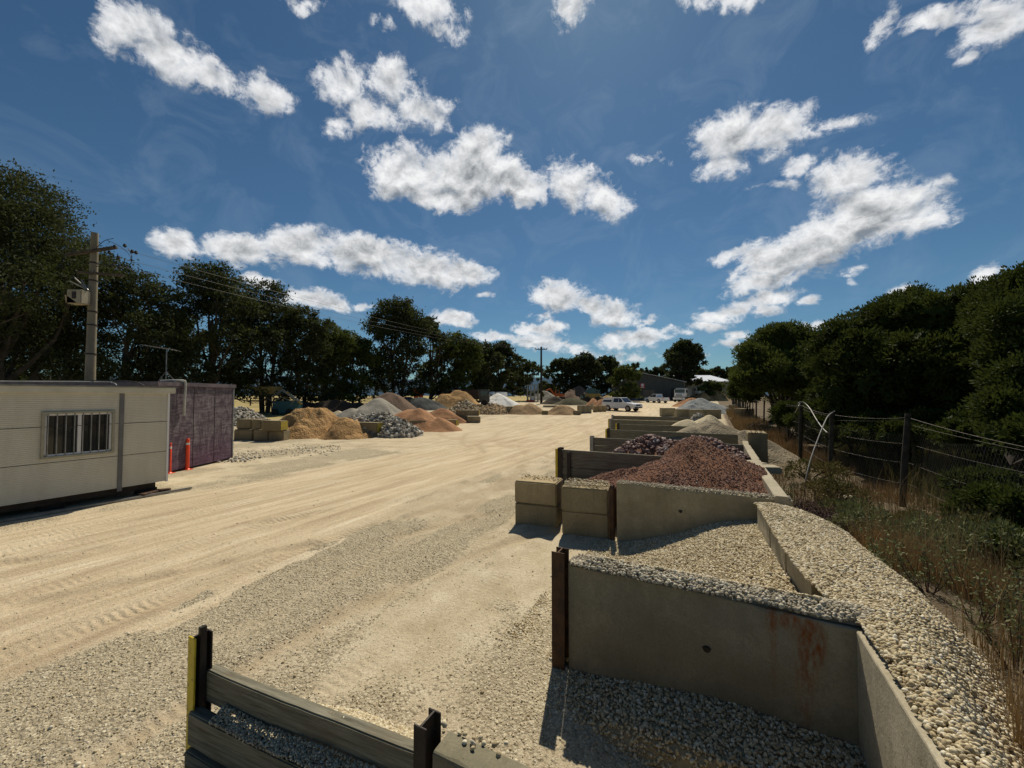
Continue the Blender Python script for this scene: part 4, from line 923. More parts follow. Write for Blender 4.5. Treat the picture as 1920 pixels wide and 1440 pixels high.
# ------------------------------------------------------------------ dense bushes over the fence
def bush_tree(x, y, lobes, label, n, leaf, name='dense_tree', mat='bush', trunkr=.16, group='dense trees behind the fence', core=True):
    z0 = Tf(x, y); r = empty(name, (x, y, z0), 0, label, 'tree', group)
    mb = MB(); zt = max(l[2] for l in lobes)
    for k in range(3):
        limb(mb, (.25*math.cos(k*2.1), .25*math.sin(k*2.1), -.2), (lobes[k % len(lobes)][0]*.6, lobes[k % len(lobes)][1]*.6, lobes[k % len(lobes)][2]), trunkr, trunkr*.3, .1, 6, 7)
    for l in lobes[:14]: limb(mb, (0, 0, zt*.25), (l[0], l[1], l[2]), trunkr*.5, .03, .12, 5, 6)
    mb.build('trunk', M['barkdark'], r, smooth=True)
    sub_ = []
    for l in lobes:
        for _ in range(7):
            e = rng.normal(size=3); e[2] = e[2]*.7+.25; e /= np.linalg.norm(e); k = rng.uniform(.32, .52); q = rng.uniform(.62, .86)
            sub_.append((l[0]+e[0]*l[3]*q, l[1]+e[1]*l[4]*q, l[2]+e[2]*l[5]*q, l[3]*k, l[4]*k, l[5]*k*.85))
    lobes = [(l[0], l[1], l[2], l[3]*.88, l[4]*.88, l[5]*.88) for l in lobes]+sub_
    L = np.array(lobes); w_ = (L[:, 3]*L[:, 4]); w_ = w_/w_.sum()
    # clumps on the lobe skins, sprigs on the clumps
    ncl = n//30; idx = rng.choice(len(lobes), ncl, p=w_); d = rng.normal(size=(ncl, 3)); d[:, 2] = d[:, 2]+.25; d /= np.linalg.norm(d, axis=1)[:, None]
    c = L[idx, :3]+d*L[idx, 3:6]*(rng.uniform(.86, 1.06, (ncl, 1)))
    # drop clumps buried in other lobes
    keep = np.ones(ncl, bool)
    for j in range(len(lobes)):
        q = ((c-L[j, :3])/(L[j, 3:6]*.80)); keep &= ((q*q).sum(1) > 1)
    c = c[keep]; d = d[keep]; nn = len(c); cr = rng.uniform(.5, 1.25, nn)*leaf*3.6
    per = 40
    dd = rng.normal(size=(nn*per, 3)); dd += np.repeat(d, per, 0)*.9; dd /= np.linalg.norm(dd, axis=1)[:, None]
    ctr = np.repeat(c, per, 0); R_ = np.repeat(cr, per)[:, None]*rng.uniform(.35, 1.0, (nn*per, 1))
    p = ctr+dd*R_*np.array([1, 1, .8]); ax = dd+np.array([0, 0, .45]); ax /= np.linalg.norm(ax, axis=1)[:, None]
    b = rng.normal(size=ax.shape); b -= (b*ax).sum(1)[:, None]*ax; b /= np.linalg.norm(b, axis=1)[:, None]
    s = (leaf*rng.uniform(.6, 1.4, len(p)))[:, None]
    q = np.stack([p, p+ax*s*.55+b*s*.28, p+ax*s*1.25, p+ax*s*.55-b*s*.28], 1).reshape(-1, 3)
    f = np.arange(len(q)).reshape(-1, 4); rd = np.repeat(np.repeat(rng.random(nn), per)*.75+.25*rng.random(nn*per), 4)
    V = [q]; Fq = [f]; A = [rd]; base = len(q)
    if core:   # bigger, darker leaf cards added inside the crown to block light
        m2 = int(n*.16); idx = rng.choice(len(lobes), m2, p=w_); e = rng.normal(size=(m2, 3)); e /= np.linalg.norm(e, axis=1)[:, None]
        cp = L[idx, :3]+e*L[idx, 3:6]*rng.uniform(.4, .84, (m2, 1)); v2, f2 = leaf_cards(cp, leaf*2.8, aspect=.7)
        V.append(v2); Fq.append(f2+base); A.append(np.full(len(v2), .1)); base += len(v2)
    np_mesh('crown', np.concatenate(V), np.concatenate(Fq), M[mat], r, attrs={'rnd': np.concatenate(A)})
    return r
def lob(x, y, items):
    """(px, py, Y, r_px, squash) seen positions -> local lobes"""
    z0 = Tf(x, y); out = []
    for (px, py, Y, rp, sq) in items:
        w_ = D(px, py, Y); rr = rp/F*Y; out.append((w_.x-x, w_.y-y, w_.z-z0, rr, rr, rr*sq))
    return out
bx, by = D(1700, 742, 14).xy
bush_tree(bx, by, lob(bx, by, [(1640, 625, 15.5, 62, .85), (1600, 665, 15, 66, .9), (1700, 600, 14.5, 66, .8), (1760, 610, 13.5, 74, .85), (1815, 605, 13, 72, .85), (1660, 690, 13.8, 72, .8), (1730, 680, 12.8, 74, .75), (1800, 680, 12, 78, .75), (1600, 720, 14.5, 52, .8), (1570, 700, 16, 40, .9), (1860, 620, 12.5, 70, .8), (1690, 742, 13.2, 50, .6), (1770, 735, 12.4, 55, .6), (1640, 760, 14, 55, .8), (1720, 790, 13.6, 60, .8), (1800, 770, 13.2, 62, .8), (1600, 775, 15, 42, .9), (1670, 815, 14.4, 45, .7), (1850, 720, 12.6, 70, .8)]),
          'huge dense dark tree with layered rounded clumps behind the leaning fence post', 120000, .085)
bx, by = D(1465, 742, 28).xy
bush_tree(bx, by, lob(bx, by, [(1450, 650, 28, 42, .9), (1490, 648, 28.5, 40, .9), (1425, 680, 27, 38, .9), (1520, 680, 27.5, 38, .9), (1465, 700, 26, 45, .8), (1510, 715, 25.5, 38, .8), (1420, 715, 26, 32, .8), (1535, 650, 28.5, 20, .9), (1400, 700, 29, 20, .9)]),
          'rounded green tree farther along the fence, separate from the huge one', 60000, .12, mat='gum2')
bx, by = D(1900, 742, 8).xy
bush_tree(bx, by, lob(bx, by, [(1925, 580, 9.0, 85, .85), (1975, 600, 8.2, 90, .8), (1935, 665, 8.0, 66, .8), (1960, 720, 7.4, 70, .7), (1900, 600, 9.6, 48, .9), (1925, 765, 7.2, 60, .7), (1990, 820, 6.4, 70, .6), (1965, 640, 9.5, 90, 1)]),
          'lighter green feathery tree cut off by the right edge of the view', 80000, .06)
for (px, py, Y, items, lab, n) in [(1560, 790, 15.5, [(1545, 775, 15.8, 26, .8), (1580, 770, 15, 32, .8), (1560, 800, 14.6, 22, .7), (1610, 790, 14.4, 26, .7)], 'low shaggy shrub under the left side of the huge dense tree', 12000),
                               (1400, 745, 36, [(1392, 715, 38, 16, 1.1), (1410, 735, 36, 16, .9), (1385, 735, 38, 12, .9)], 'small dark shrub tree at the far end of the fence', 9000),
                               (1870, 1000, 6, [(1860, 985, 6.4, 60, .7), (1910, 960, 6.2, 60, .8), (1900, 1040, 5.4, 55, .6), (1840, 905, 7.6, 40, .5)], 'low feathery shrub in front of the wire mesh at the right edge', 22000),
                               (1480, 790, 19, [(1475, 775, 20, 20, .9), (1500, 790, 18, 16, .7)], 'leafy shrub growing between the fence posts', 8000)]:
    w0 = D(px, py, Y); bush_tree(w0.x, w0.y, lob(w0.x, w0.y, items), lab, n, max(.05, Y*.0042), name='shrub', trunkr=.05, group='shrubs along the fence')
for (px, Y, rp, lab) in [(1575, 19, 60, 'dark undergrowth bush in the gap left of the huge dense tree'), (1650, 20, 70, 'dark undergrowth bush behind the left trunk of the huge dense tree'), (1740, 19, 75, 'dark undergrowth bush behind the middle of the huge dense tree'), (1850, 17, 85, 'dark undergrowth bush behind the right side of the huge dense tree'), (1960, 12, 100, 'dark undergrowth bush at the far right edge'), (1500, 34, 45, 'dark undergrowth bush behind the hose-topped post')]:
    w0 = D(px, 742, Y); bush_tree(w0.x, w0.y, lob(w0.x, w0.y, [(px-rp*.7, 800, Y, rp*.8, .7), (px+rp*.6, 790, Y+.8, rp*.8, .8), (px, 765, Y+.5, rp*.9, .7), (px-rp*.2, 745, Y+1, rp*.8, .6)]), lab, 9000, .11, name='shrub', trunkr=.06, group='shrubs along the fence')
for (px, Y, rp, lab) in [(1640, 12.5, 34, 'small dark shrub just left of the leaning post under the canopy'), (1725, 11.5, 38, 'small dark shrub just right of the leaning post under the canopy'), (1790, 11.0, 40, 'small dark shrub behind the mesh under the canopy'), (1850, 10.0, 44, 'small dark shrub behind the mesh near the right edge'), (1600, 14.0, 28, 'small dark shrub right of the pipe post under the canopy')]:
    w0 = D(px, 742, Y); bush_tree(w0.x, w0.y, lob(w0.x, w0.y, [(px-rp*.6, 815, Y, rp, .6), (px+rp*.6, 808, Y+.5, rp, .6), (px, 795, Y+.3, rp*.9, .6)]), lab, 6000, .06, name='shrub', trunkr=.03, group='shrubs along the fence')
# ------------------------------------------------------------------ weeds and dry grass on the bank
def blades(n, u0, u1, v0, v1, h, w_, dens=None, lean=.35):
    u = rng.uniform(u0, u1, n); v = rng.uniform(v0, v1, n)
    if dens is not None: k = rng.random(n) < dens(u, v); u, v = u[k], v[k]
    x = AU[0]*u+BV[0]*v; y = AU[1]*u+BV[1]*v; z = T(x, y)-.02; m = len(x)
    hh = h*rng.uniform(.4, 1.3, m); a = rng.uniform(0, 2*PI, m); ln = lean*rng.uniform(0, 1, m)*hh; b = rng.uniform(0, 2*PI, m)
    p = np.stack([x, y, z], -1); tip = p+np.stack([np.cos(a)*ln, np.sin(a)*ln, hh], -1); mid = (p+tip)/2+np.stack([-np.cos(a)*ln*.2, -np.sin(a)*ln*.2, hh*.08], -1)
    s = np.stack([np.cos(b), np.sin(b), 0*b], -1)*w_
    V = np.stack([p-s, p+s, mid+s*.7, mid-s*.7, tip], 1).reshape(-1, 3); i = np.arange(m)[:, None]*5
    Fc = np.concatenate([i+np.array([[0, 1, 2]]), i+np.array([[0, 2, 3]]), i+np.array([[3, 2, 4]])])
    return V, Fc, np.repeat(rng.random(m), 5)
pt_ = lambda u, v: np.clip(1.6*(fbm(u*.8, v*.8, 3, 60)-.32)*2, 0, 1)*(v > vo(np.clip(u, -2, 7.6))+.12)
v, f, a = blades(42000, 5, 22, 4.3, 10, .75, .008, lambda u, v: np.clip(2.5*(fbm(u*.5, v*.5, 3, 62)-.3), .15, 1), lean=.6)
tag(np_mesh('undergrowth', v, f, M['weed2'], attrs={'rnd': a}), 'dim tangled undergrowth beneath the dense trees beyond the fence', 'undergrowth', kind='stuff')
parts = [blades(60000, .5, 9, 1.15, 4.4, .42, .0030, lambda u, v: pt_(u, v)), blades(7000, .5, 12, 1.6, 4.6, .85, .0028, lambda u, v: pt_(u, v)), blades(26000, 6, 34, 1.6, 4.4, .4, .008, lambda u, v: np.clip(2.2*(fbm(u*.6, v*.8, 3, 61)-.42)*2, 0, 1)),
         blades(16000, 20, 60, 1.5, 3.6, .6, .02, None)]
v, f, a = merge(parts)
tag(np_mesh('dry_grass', v, f, M['dry'], attrs={'rnd': a}), 'dry straw-coloured grass and stalks on the bank beside the pebble ridge', 'grass', kind='stuff')
def weed(x, y, h, n, label, leaf=.02, mat='weed', spread=.35):
    z0 = Tf(x, y); r = empty('weed', (x, y, z0), 0, label, 'weed', 'leafy weeds on the bank')
    mb = MB(); P_ = []
    for k in range(n):
        a = rng.uniform(0, 2*PI); s = rng.uniform(.1, spread); hh = h*rng.uniform(.55, 1.1)
        pts = limb(mb, (math.cos(a)*.03, math.sin(a)*.03, -.02), (math.cos(a)*s, math.sin(a)*s, hh), .006, .002, .12, 6, 4)
        for j in range(2, 7):
            for _ in range(9): P_.append(np.array(pts[j])+rng.normal(size=3)*.032*(1+.3*j/6))
    mb.build('stem', M['twig'], r); v, f = leaf_cards(np.array(P_), leaf, up=.3, aspect=.5)
    np_mesh('leaves', v, f, M[mat], r, attrs={'rnd': rng.random(len(v))})
WD = [(1700, 1000, 4.9, .75, 'tall silvery weed just below the leaning post'), (1640, 985, 5.6, .6, 'weed left of the tall silvery one below the leaning post'), (1760, 960, 5.2, .8, 'upright weed against the wire mesh'), (1830, 1130, 3.5, .55, 'weed with pale leaves near the sagging wire'), (1740, 1080, 4.0, .5, 'weed halfway along the bank in the dry grass'), (1900, 1190, 2.9, .5, 'pale-leaved weed at the right edge of the view'), (1660, 1080, 4.4, .4, 'low dark weed touching the pebble ridge'), (1460, 880, 8.9, .7, 'dark leafy weed at the corner of the red gravel bay'), (1895, 1060, 3.7, .6, 'weed in front of the low feathery shrub'), (1475, 905, 7.8, .5, 'small weed beside the pale wall corner'), (1795, 1010, 4.4, .55, 'weed between the mesh and the sagging wire'), (1590, 1010, 5.4, .4, 'small weed at the edge of the dead brush')]
for (px, py, Y, h, lab) in WD:
    w0 = D(px, py, Y); weed(w0.x, w0.y, h, 9, lab, .012+.0012*Y)
# taller leafy scrub filling the strip between ridge and mesh
for i, (u_, v_, h_, lab) in enumerate([(4.0, 2.6, .7, 'bushy scrub nearest the camera on the bank'), (5.2, 2.9, .8, 'bushy scrub above the pebble ridge in the middle of the bank'), (6.2, 3.3, .9, 'bushy scrub close to the mesh, left of the low feathery shrub'), (7.6, 2.9, .7, 'bushy scrub behind the dead twigs'), (8.8, 3.4, .8, 'bushy scrub at the foot of the leaning post'), (3.0, 3.2, .8, 'bushy scrub at the lower right edge of the view'), (9.6, 2.3, .55, 'low scrub by the concrete disc'), (11.5, 2.4, .6, 'low scrub beside the red gravel bay'), (14.0, 2.5, .6, 'low scrub opposite the hose-topped post'), (6.9, 2.2, .5, 'small scrub clump against the pebble ridge end')]):
    x_, y_ = S(u_, v_); nl_ = [(rng.uniform(-.4, .4), rng.uniform(-.4, .4), h_*rng.uniform(.35, .8), rng.uniform(.18, .32), rng.uniform(.18, .32), rng.uniform(.14, .26)) for _ in range(5)]
    bush_tree(x_, y_, nl_, lab, 3500, .035 if u_ < 7 else .05, name='scrub', mat='weed2' if i % 3 else 'weed', trunkr=.012, group='scrub clumps on the bank', core=False)
# dead brush
def brush(cx, cy, rx, ry, h, n, label, seed=0):
    V = []; Fs = []; b = 0
    a = rng.uniform(0, 2*PI, n); rr = np.sqrt(rng.random(n)); x = cx+np.cos(a)*rr*rx; y = cy+np.sin(a)*rr*ry
    z = T(x, y)+rng.uniform(0, 1, n)*h*(1-rr**2)
    p = np.stack([x, y, z], -1); d = rng.normal(size=(n, 3)); d[:, 2] = np.abs(d[:, 2])*.5; d /= np.linalg.norm(d, axis=1)[:, None]; L = rng.uniform(.08, .3, n)[:, None]
    m1 = p+d*L*.5+rng.normal(size=(n, 3))*.03; e = p+d*L+np.array([0, 0, -.03]); s = np.cross(d, rng.normal(size=(n, 3))); s /= np.linalg.norm(s, axis=1)[:, None]; s *= .0035
    V = np.stack([p-s, p+s, m1+s, m1-s, e+s*.5, e-s*.5], 1).reshape(-1, 3); i = np.arange(n)[:, None]*6
    Fc = np.concatenate([i+np.array([[0, 1, 2, 3]]), i+np.array([[3, 2, 4, 5]])])
    tag(np_mesh('dead_brush', V, Fc, M['twig']), label, 'brush', kind='stuff')
c = D(1560, 1000, 6.3); brush(c.x-.05, c.y+.3, 1.1, 1.7, .6, 15000, 'tangle of dead purplish brown twigs beside the pebble ridge')
c = D(1520, 935, 8.0); brush(c.x-.1, c.y, .8, 1.0, .45, 4500, 'dead twigs around the foot of the leaning pipe')
# ------------------------------------------------------------------ fence
FP = [(1690, 950, 775, .075, 1703), (1557, 905, 771, .07, 1560), (1500, 862, 755, .08, 1502), (1460, 828, 752, .06, 1461), (1432, 808, 751, .06, 1433), (1418, 797, 748, .07, 1418), (1406, 789, 747, .07, 1406), (1398, 783, 746, .08, 1398)]
FL = ['leaning round fence post in front of the huge dense tree', 'dark fence post with the bent pipe leaning on it', 'thick fence post with the white hose looped over its top', 'thin dark fence post left of the hose-topped one', 'fifth fence post from the camera', 'sixth fence post from the camera', 'seventh fence post from the camera', 'eighth fence post from the camera']
tops = []; feet = []
for (px, pb, pt, r, pxt), lab in zip(FP, FL):
    g = G(px, pb); tp = D(pxt, pt, g.y+.02); tops.append(tp); feet.append(g)
    mb = MB().tube([g+Vector((0, 0, -.3)), g.lerp(tp, .5), tp], [r*.9, r*.85, r*.8], 12)
    tag(mb.build('fence_post', M['post'], smooth=True), lab, 'post', 'wooden posts of the fence')
base = feet[-1]; dr = (feet[-1]-feet[2]); dr.z = 0; dr.normalize()
for k in range(1, 12):
    q = base+dr*(2.6*k); z = Tf(q.x, q.y)
    tag(MB().tube([(q.x, q.y, z-.2), (q.x+.03*(k % 3), q.y, z+2.0)], .07, 8).build('fence_post', M['post'], smooth=True), 'one of the far fence posts crowding together towards the sheds', 'post', 'wooden posts of the fence')
near = feet[0]+(feet[0]-feet[1]).normalized()*5.2; near = Vector(S(7.2, 4.15)+(0,)); near.z = Tf(near.x, near.y)
near2 = Vector(S(2.5, 4.5)+(0,)); near2.z = Tf(near2.x, near2.y)
tag(MB().tube([near+Vector((0, 0, -.2)), near+Vector((0, 0, 2.0))], .075, 12).build('fence_post', M['post'], smooth=True), 'nearest fence post, beyond the right edge', 'post', 'wooden posts of the fence')
def wirepts(a, b, sag, n=14):
    return [a.lerp(b, k/n)+Vector((0, 0, -sag*4*(k/n)*(1-k/n))) for k in range(n+1)]
wr = empty('wire_fence', tuple(feet[1]), 0, 'wire mesh fence strung along the wooden posts', 'fence')
def wpart(name, pts, r, mat='wire'):
    mb = MB().tube([p-feet[1] for p in pts], r, 5); return mb.build(name, M[mat], wr)
chain = [near2+Vector((0, 0, 1.75)), near+Vector((0, 0, 1.75))]+[Vector((t_.x, t_.y, t_.z-.1)) for t_ in tops]
for k in range(len(chain)-1): wpart('strand', wirepts(chain[k], chain[k+1], .06), .0045)
for k in range(len(chain)-1): wpart('strand', wirepts(chain[k]+Vector((0, 0, -.05)), chain[k+1]+Vector((0, 0, -.16)), .03), .003)
wpart('strand', [D(1783, 975, 7.0), D(1810, 990, 6.4), D(1850, 1020, 5.6), D(1935, 1082, 4.7)], .004)
for z in (.5, 1.0, 1.45):
    for k in range(1, 6):
        a = chain[k].copy(); b = chain[k+1].copy(); a.z = Tf(a.x, a.y)+z; b.z = Tf(b.x, b.y)+z; wpart('strand', wirepts(a, b, .05, 8), .003)
def netting(a, b, z0, z1, pitch=.075, w_=.0034):
    a = Vector(a); b = Vector(b); L = (Vector((b.x, b.y, 0))-Vector((a.x, a.y, 0))).length; ex = (Vector((b.x, b.y, 0))-Vector((a.x, a.y, 0)))/L; H = z1-z0
    V = []; Fq = []
    for sg in (1, -1):
        k = -int(H/pitch)-1
        while k*pitch < L+H:
            s0 = k*pitch; p = (s0, 0) if sg > 0 else (s0, H); q = (s0+H*.62, H) if sg > 0 else (s0+H*.62, 0)
            t0, t1 = 0, 1
            if p[0] < 0: t0 = -p[0]/(q[0]-p[0])
            if q[0] > L: t1 = (L-p[0])/(q[0]-p[0])
            if t1 > t0:
                P0 = (p[0]+(q[0]-p[0])*t0, p[1]+(q[1]-p[1])*t0); P1 = (p[0]+(q[0]-p[0])*t1, p[1]+(q[1]-p[1])*t1)
                nseg = 6
                for j in range(nseg):
                    f0, f1 = j/nseg, (j+1)/nseg
                    pts = []
                    for ff in (f0, f1):
                        s = P0[0]+(P1[0]-P0[0])*ff; h = P0[1]+(P1[1]-P0[1])*ff; g = a.lerp(b, min(max(s/L, 0), 1)); 
                        pts.append(Vector((a.x+ex.x*s, a.y+ex.y*s, z0+h+g.z-a.z+.06*math.sin(s*2.1)*math.sin(h*2.5)))+Vector((-ex.y, ex.x, 0))*(.04*math.sin(s*1.7+h*2)))
                    i = len(V); dd = Vector((0, 0, w_)); V += [pts[0]-dd, pts[0]+dd, pts[1]+dd, pts[1]-dd]; Fq.append((i, i+1, i+2, i+3))
            k += 1
    return V, Fq
for k in range(0, 5):
    a, b = chain[k], chain[k+1]; ga = Vector((a.x, a.y, Tf(a.x, a.y))); gb_ = Vector((b.x, b.y, Tf(b.x, b.y)))
    V, Fq = netting(ga, gb_, ga.z+.05, ga.z+1.68, .085 if k < 3 else .12)
    MB().add([v-feet[1] for v in V], Fq).build('netting', M['net'], wr, fix=False)
# hoses
def curve(name, pts, r, mat, label, cat, n=6, parent=None):
    P_ = [Vector(p) for p in pts]; out = []
    for i in range(len(P_)-1):
        p0_, p1_, p2_, p3_ = P_[max(i-1, 0)], P_[i], P_[i+1], P_[min(i+2, len(P_)-1)]
        for k in range(n):
            t_ = k/n; out.append(.5*((2*p1_)+(-p0_+p2_)*t_+(2*p0_-5*p1_+4*p2_-p3_)*t_*t_+(-p0_+3*p1_-3*p2_+p3_)*t_**3))
    out.append(P_[-1]); o = MB().tube(out, r, 8).build(name, M[mat], parent, smooth=True)
    if label: tag(o, label, cat)
    return o
Y1 = feet[1].y; Y2 = feet[2].y
curve('hose', [D(1503, 762, Y2-.1), D(1497, 756, Y2-.1), D(1506, 754, Y2-.12), D(1518, 765, Y2-.6), D(1530, 785, Y2-1.8), D(1541, 801, Y2-3.0), D(1551, 811, Y1-.1)], .014, 'hose', 'white poly hose draped from post top to post', 'hose')
curve('pipe', [D(1509, 935, Y1-1.6), D(1511, 900, Y1-1.5), D(1520, 862, Y1-1.2), D(1533, 825, Y1-.8), D(1543, 800, Y1-.5), D(1553, 780, Y1-.15), D(1565, 771, Y1)], .017, 'pvc', 'bent grey pipe leaning from the ground onto the dark post', 'pipe')
Y3 = feet[3].y-1
curve('hose', [D(1472, 757, Y3), D(1472, 768, Y3), D(1475, 778, Y3-.1), D(1481, 783, Y3-.2), D(1487, 780, Y3-.3), D(1494, 768, Y2+.3), D(1500, 757, Y2)], .02, 'hose', 'white hose hanging in a U left of the thick fence post', 'hose')
w0 = G(1479, 826); block((w0.x, w0.y, w0.z+.75), 0, (.22, .05, 1.6), 'weathered pinkish board standing upright between the fence posts', simple('pink_board', (.36, .22, .14), (.22, .15, .1), 4, .8), None, ch=.005, name='upright_board', cat='board')
w0 = G(1572, 936); o = MB().tube([(0, 0, -.1), (0, 0, -.01), (0, 0, .01)], [.34, .34, .31], 20).build('tree_stump', M['conc_light'], smooth=True); o.location = (w0.x, w0.y, Tf(w0.x, w0.y)+.08); o.scale = (1, .8, 1); tag(o, 'pale round concrete disc lying in the dead brush', 'disc'); o.name = 'concrete_disc'
# black builder's plastic at the bottom right
V = []; 
xs = np.linspace(0, 1.0, 26); ys = np.linspace(0, .3, 12); 
sx, sy = D(1845, 1345, 2.25).xy
V, q, a_, b_ = grid_mesh(np.linspace(1.6, 3.0, 40), np.linspace(1.24, 1.55, 14), lambda u, v: T(AU[0]*u+BV[0]*v, AU[1]*u+BV[1]*v)+.06+.05*fbm(u*9, v*9, 3, 8)-.12*(v-1.2))
tag(np_mesh('plastic_sheet', V, q, M['black'], smooth=True), 'crumpled black plastic sheet at the foot of the pebble ridge', 'plastic')
# ------------------------------------------------------------------ shed, trucks, utes at the far end
def quad(mb, a, b, c, d): mb.add([a, b, c, d], [(0, 1, 2, 3)]); return mb
Ysh = 92.0
def sh(px, py, dY=0): return D(px, py, Ysh+dY)
def gable(name, label, pl, pr, pe_l, pe_r, prx, pry, pb, depth, Yd, wm='shed', rm='shedroof', cat='shed'):
    """end wall from pl to pr (px), eaves rows, ridge pixel; runs back by depth"""
    r = empty(name, tuple(G((pl+pr)/2, pb)), 0, label, cat); o = Vector(r.location)
    bl = D(pl, pb+2, Yd)-o; br = D(pr, pb+2, Yd)-o; el_ = D(pl, pe_l, Yd)-o; er = D(pr, pe_r, Yd)-o; rg = D(prx, pry, Yd)-o; dv_ = Vector((depth*.25, depth, 0))
    mb = MB(); fr = [bl, br, er, rg, el_]; bk = [p+dv_ for p in fr]
    mb.add(fr+bk, [(0, 1, 2, 3, 4), (9, 8, 7, 6, 5), (0, 4, 9, 5), (1, 6, 7, 2)]); mb.build('wall', M[wm], r)
    n = 3
    for (e, g) in ((el_, rg), (rg, er)):
        ex = (e-g).normalized() if e is el_ else (er-rg).normalized(); a = (e if e is el_ else rg); b = (rg if e is el_ else er)
        over = Vector((0, -.5, .12)); aa = a+over+( (a-b).normalized()*.4 if e is el_ else Vector()); bb = b+over+((b-a).normalized()*.4 if e is not el_ else Vector())
        th = Vector((0, 0, .12)); V_ = [aa, bb, bb+dv_+Vector((0, 1, 0)), aa+dv_+Vector((0, 1, 0))]
        MB().add(V_+[v+th for v in V_], [(0, 1, 2, 3), (7, 6, 5, 4), (0, 4, 5, 1), (1, 5, 6, 2), (2, 6, 7, 3), (3, 7, 4, 0)]).build('roof', M[rm], r)
    return r, o
shd, so_ = gable('metal_shed', 'large dark green metal shed with a low gable and a round-cornered red sign', 1150, 1283, 722, 717, 1204, 701, 752, 30, Ysh)
def on_shed(name, x0, y0, x1, y1, th, mat, parent=None, dep=.0):
    a = D(x0, y1, Ysh-dep)-so_; b = D(x1, y0, Ysh-dep)-so_
    return MB().box(((a.x+b.x)/2, a.y-th/2, (a.z+b.z)/2), (b.x-a.x, th, b.z-a.z), ch=min(th*.3, .03)).build(name, M[mat], parent or shd)
on_shed('roller_door', 1205, 731, 1227, 753, .08, 'roller'); on_shed('doorway', 1183, 733, 1200, 753, .06, 'black'); on_shed('banner', 1184, 743, 1199, 753, .05, 'signblue', dep=.1)
on_shed('personnel_door', 1250, 728, 1258, 752, .06, 'shed')
on_shed('window', 1256, 728, 1282, 752, .05, 'black')
sg = on_shed('sign', 1200, 719, 1209, 728, .08, 'signred')
a = D(1204.5, 722, Ysh-.12)-so_; MB().tube([(a.x, a.y, a.z), (a.x, a.y-.04, a.z)], .36, 20).build('emblem', M['signwhite'], shd)
a = D(1204.5, 726.2, Ysh-.12)-so_; MB().box((a.x, a.y, a.z), (.85, .04, .16)).build('lettering', M['signwhite'], shd)
for k in range(18):
    pass
gable('metal_shed', 'farther grey metal shed with a white roof just behind the dark green one', 1225, 1300, 712, 712, 1258, 700, 745, 40, 128, 'shed', 'shedroof')
def longroof(pl, pr, pyt, pye, pyb, Yd, dep, label):
    g = G((pl+pr)/2, pyb); r = empty('long_building', (g.x, Yd, g.z), 0, label, 'building'); o = Vector(r.location)
    a = D(pl, pye, Yd)-o; b = D(pr, pye, Yd)-o; c = D(pr, pyt, Yd+dep)-o; d = D(pl, pyt, Yd+dep)-o; z = -1.0; th = Vector((0, 0, .15))
    MB().add([(a.x, 0, z), (b.x, 0, z), (b.x, 0, b.z), (a.x, 0, a.z), (a.x, dep*2, z), (b.x, dep*2, z), (b.x, dep*2, b.z), (a.x, dep*2, a.z)], [(0, 1, 2, 3), (7, 6, 5, 4), (0, 3, 7, 4), (1, 5, 6, 2)]).build('wall', M['conc'], r)
    a.y -= .5; b.y -= .5; e = Vector((b.x, dep*2, b.z)); f = Vector((a.x, dep*2, a.z)); c.x = b.x; d.x = a.x
    MB().add([a, b, c, d, e, f]+[v+th for v in (a, b, c, d, e, f)], [(0, 1, 2, 3), (3, 2, 4, 5), (9, 8, 7, 6), (11, 10, 8, 9), (0, 6, 7, 1), (1, 7, 8, 2), (2, 8, 10, 4), (4, 10, 11, 5), (5, 11, 9, 3), (3, 9, 6, 0)]).build('roof', M['white'], r)
longroof(1286, 1372, 704.5, 716, 742, 112, 12, 'long low building with a bright white roof behind the single tall gum')
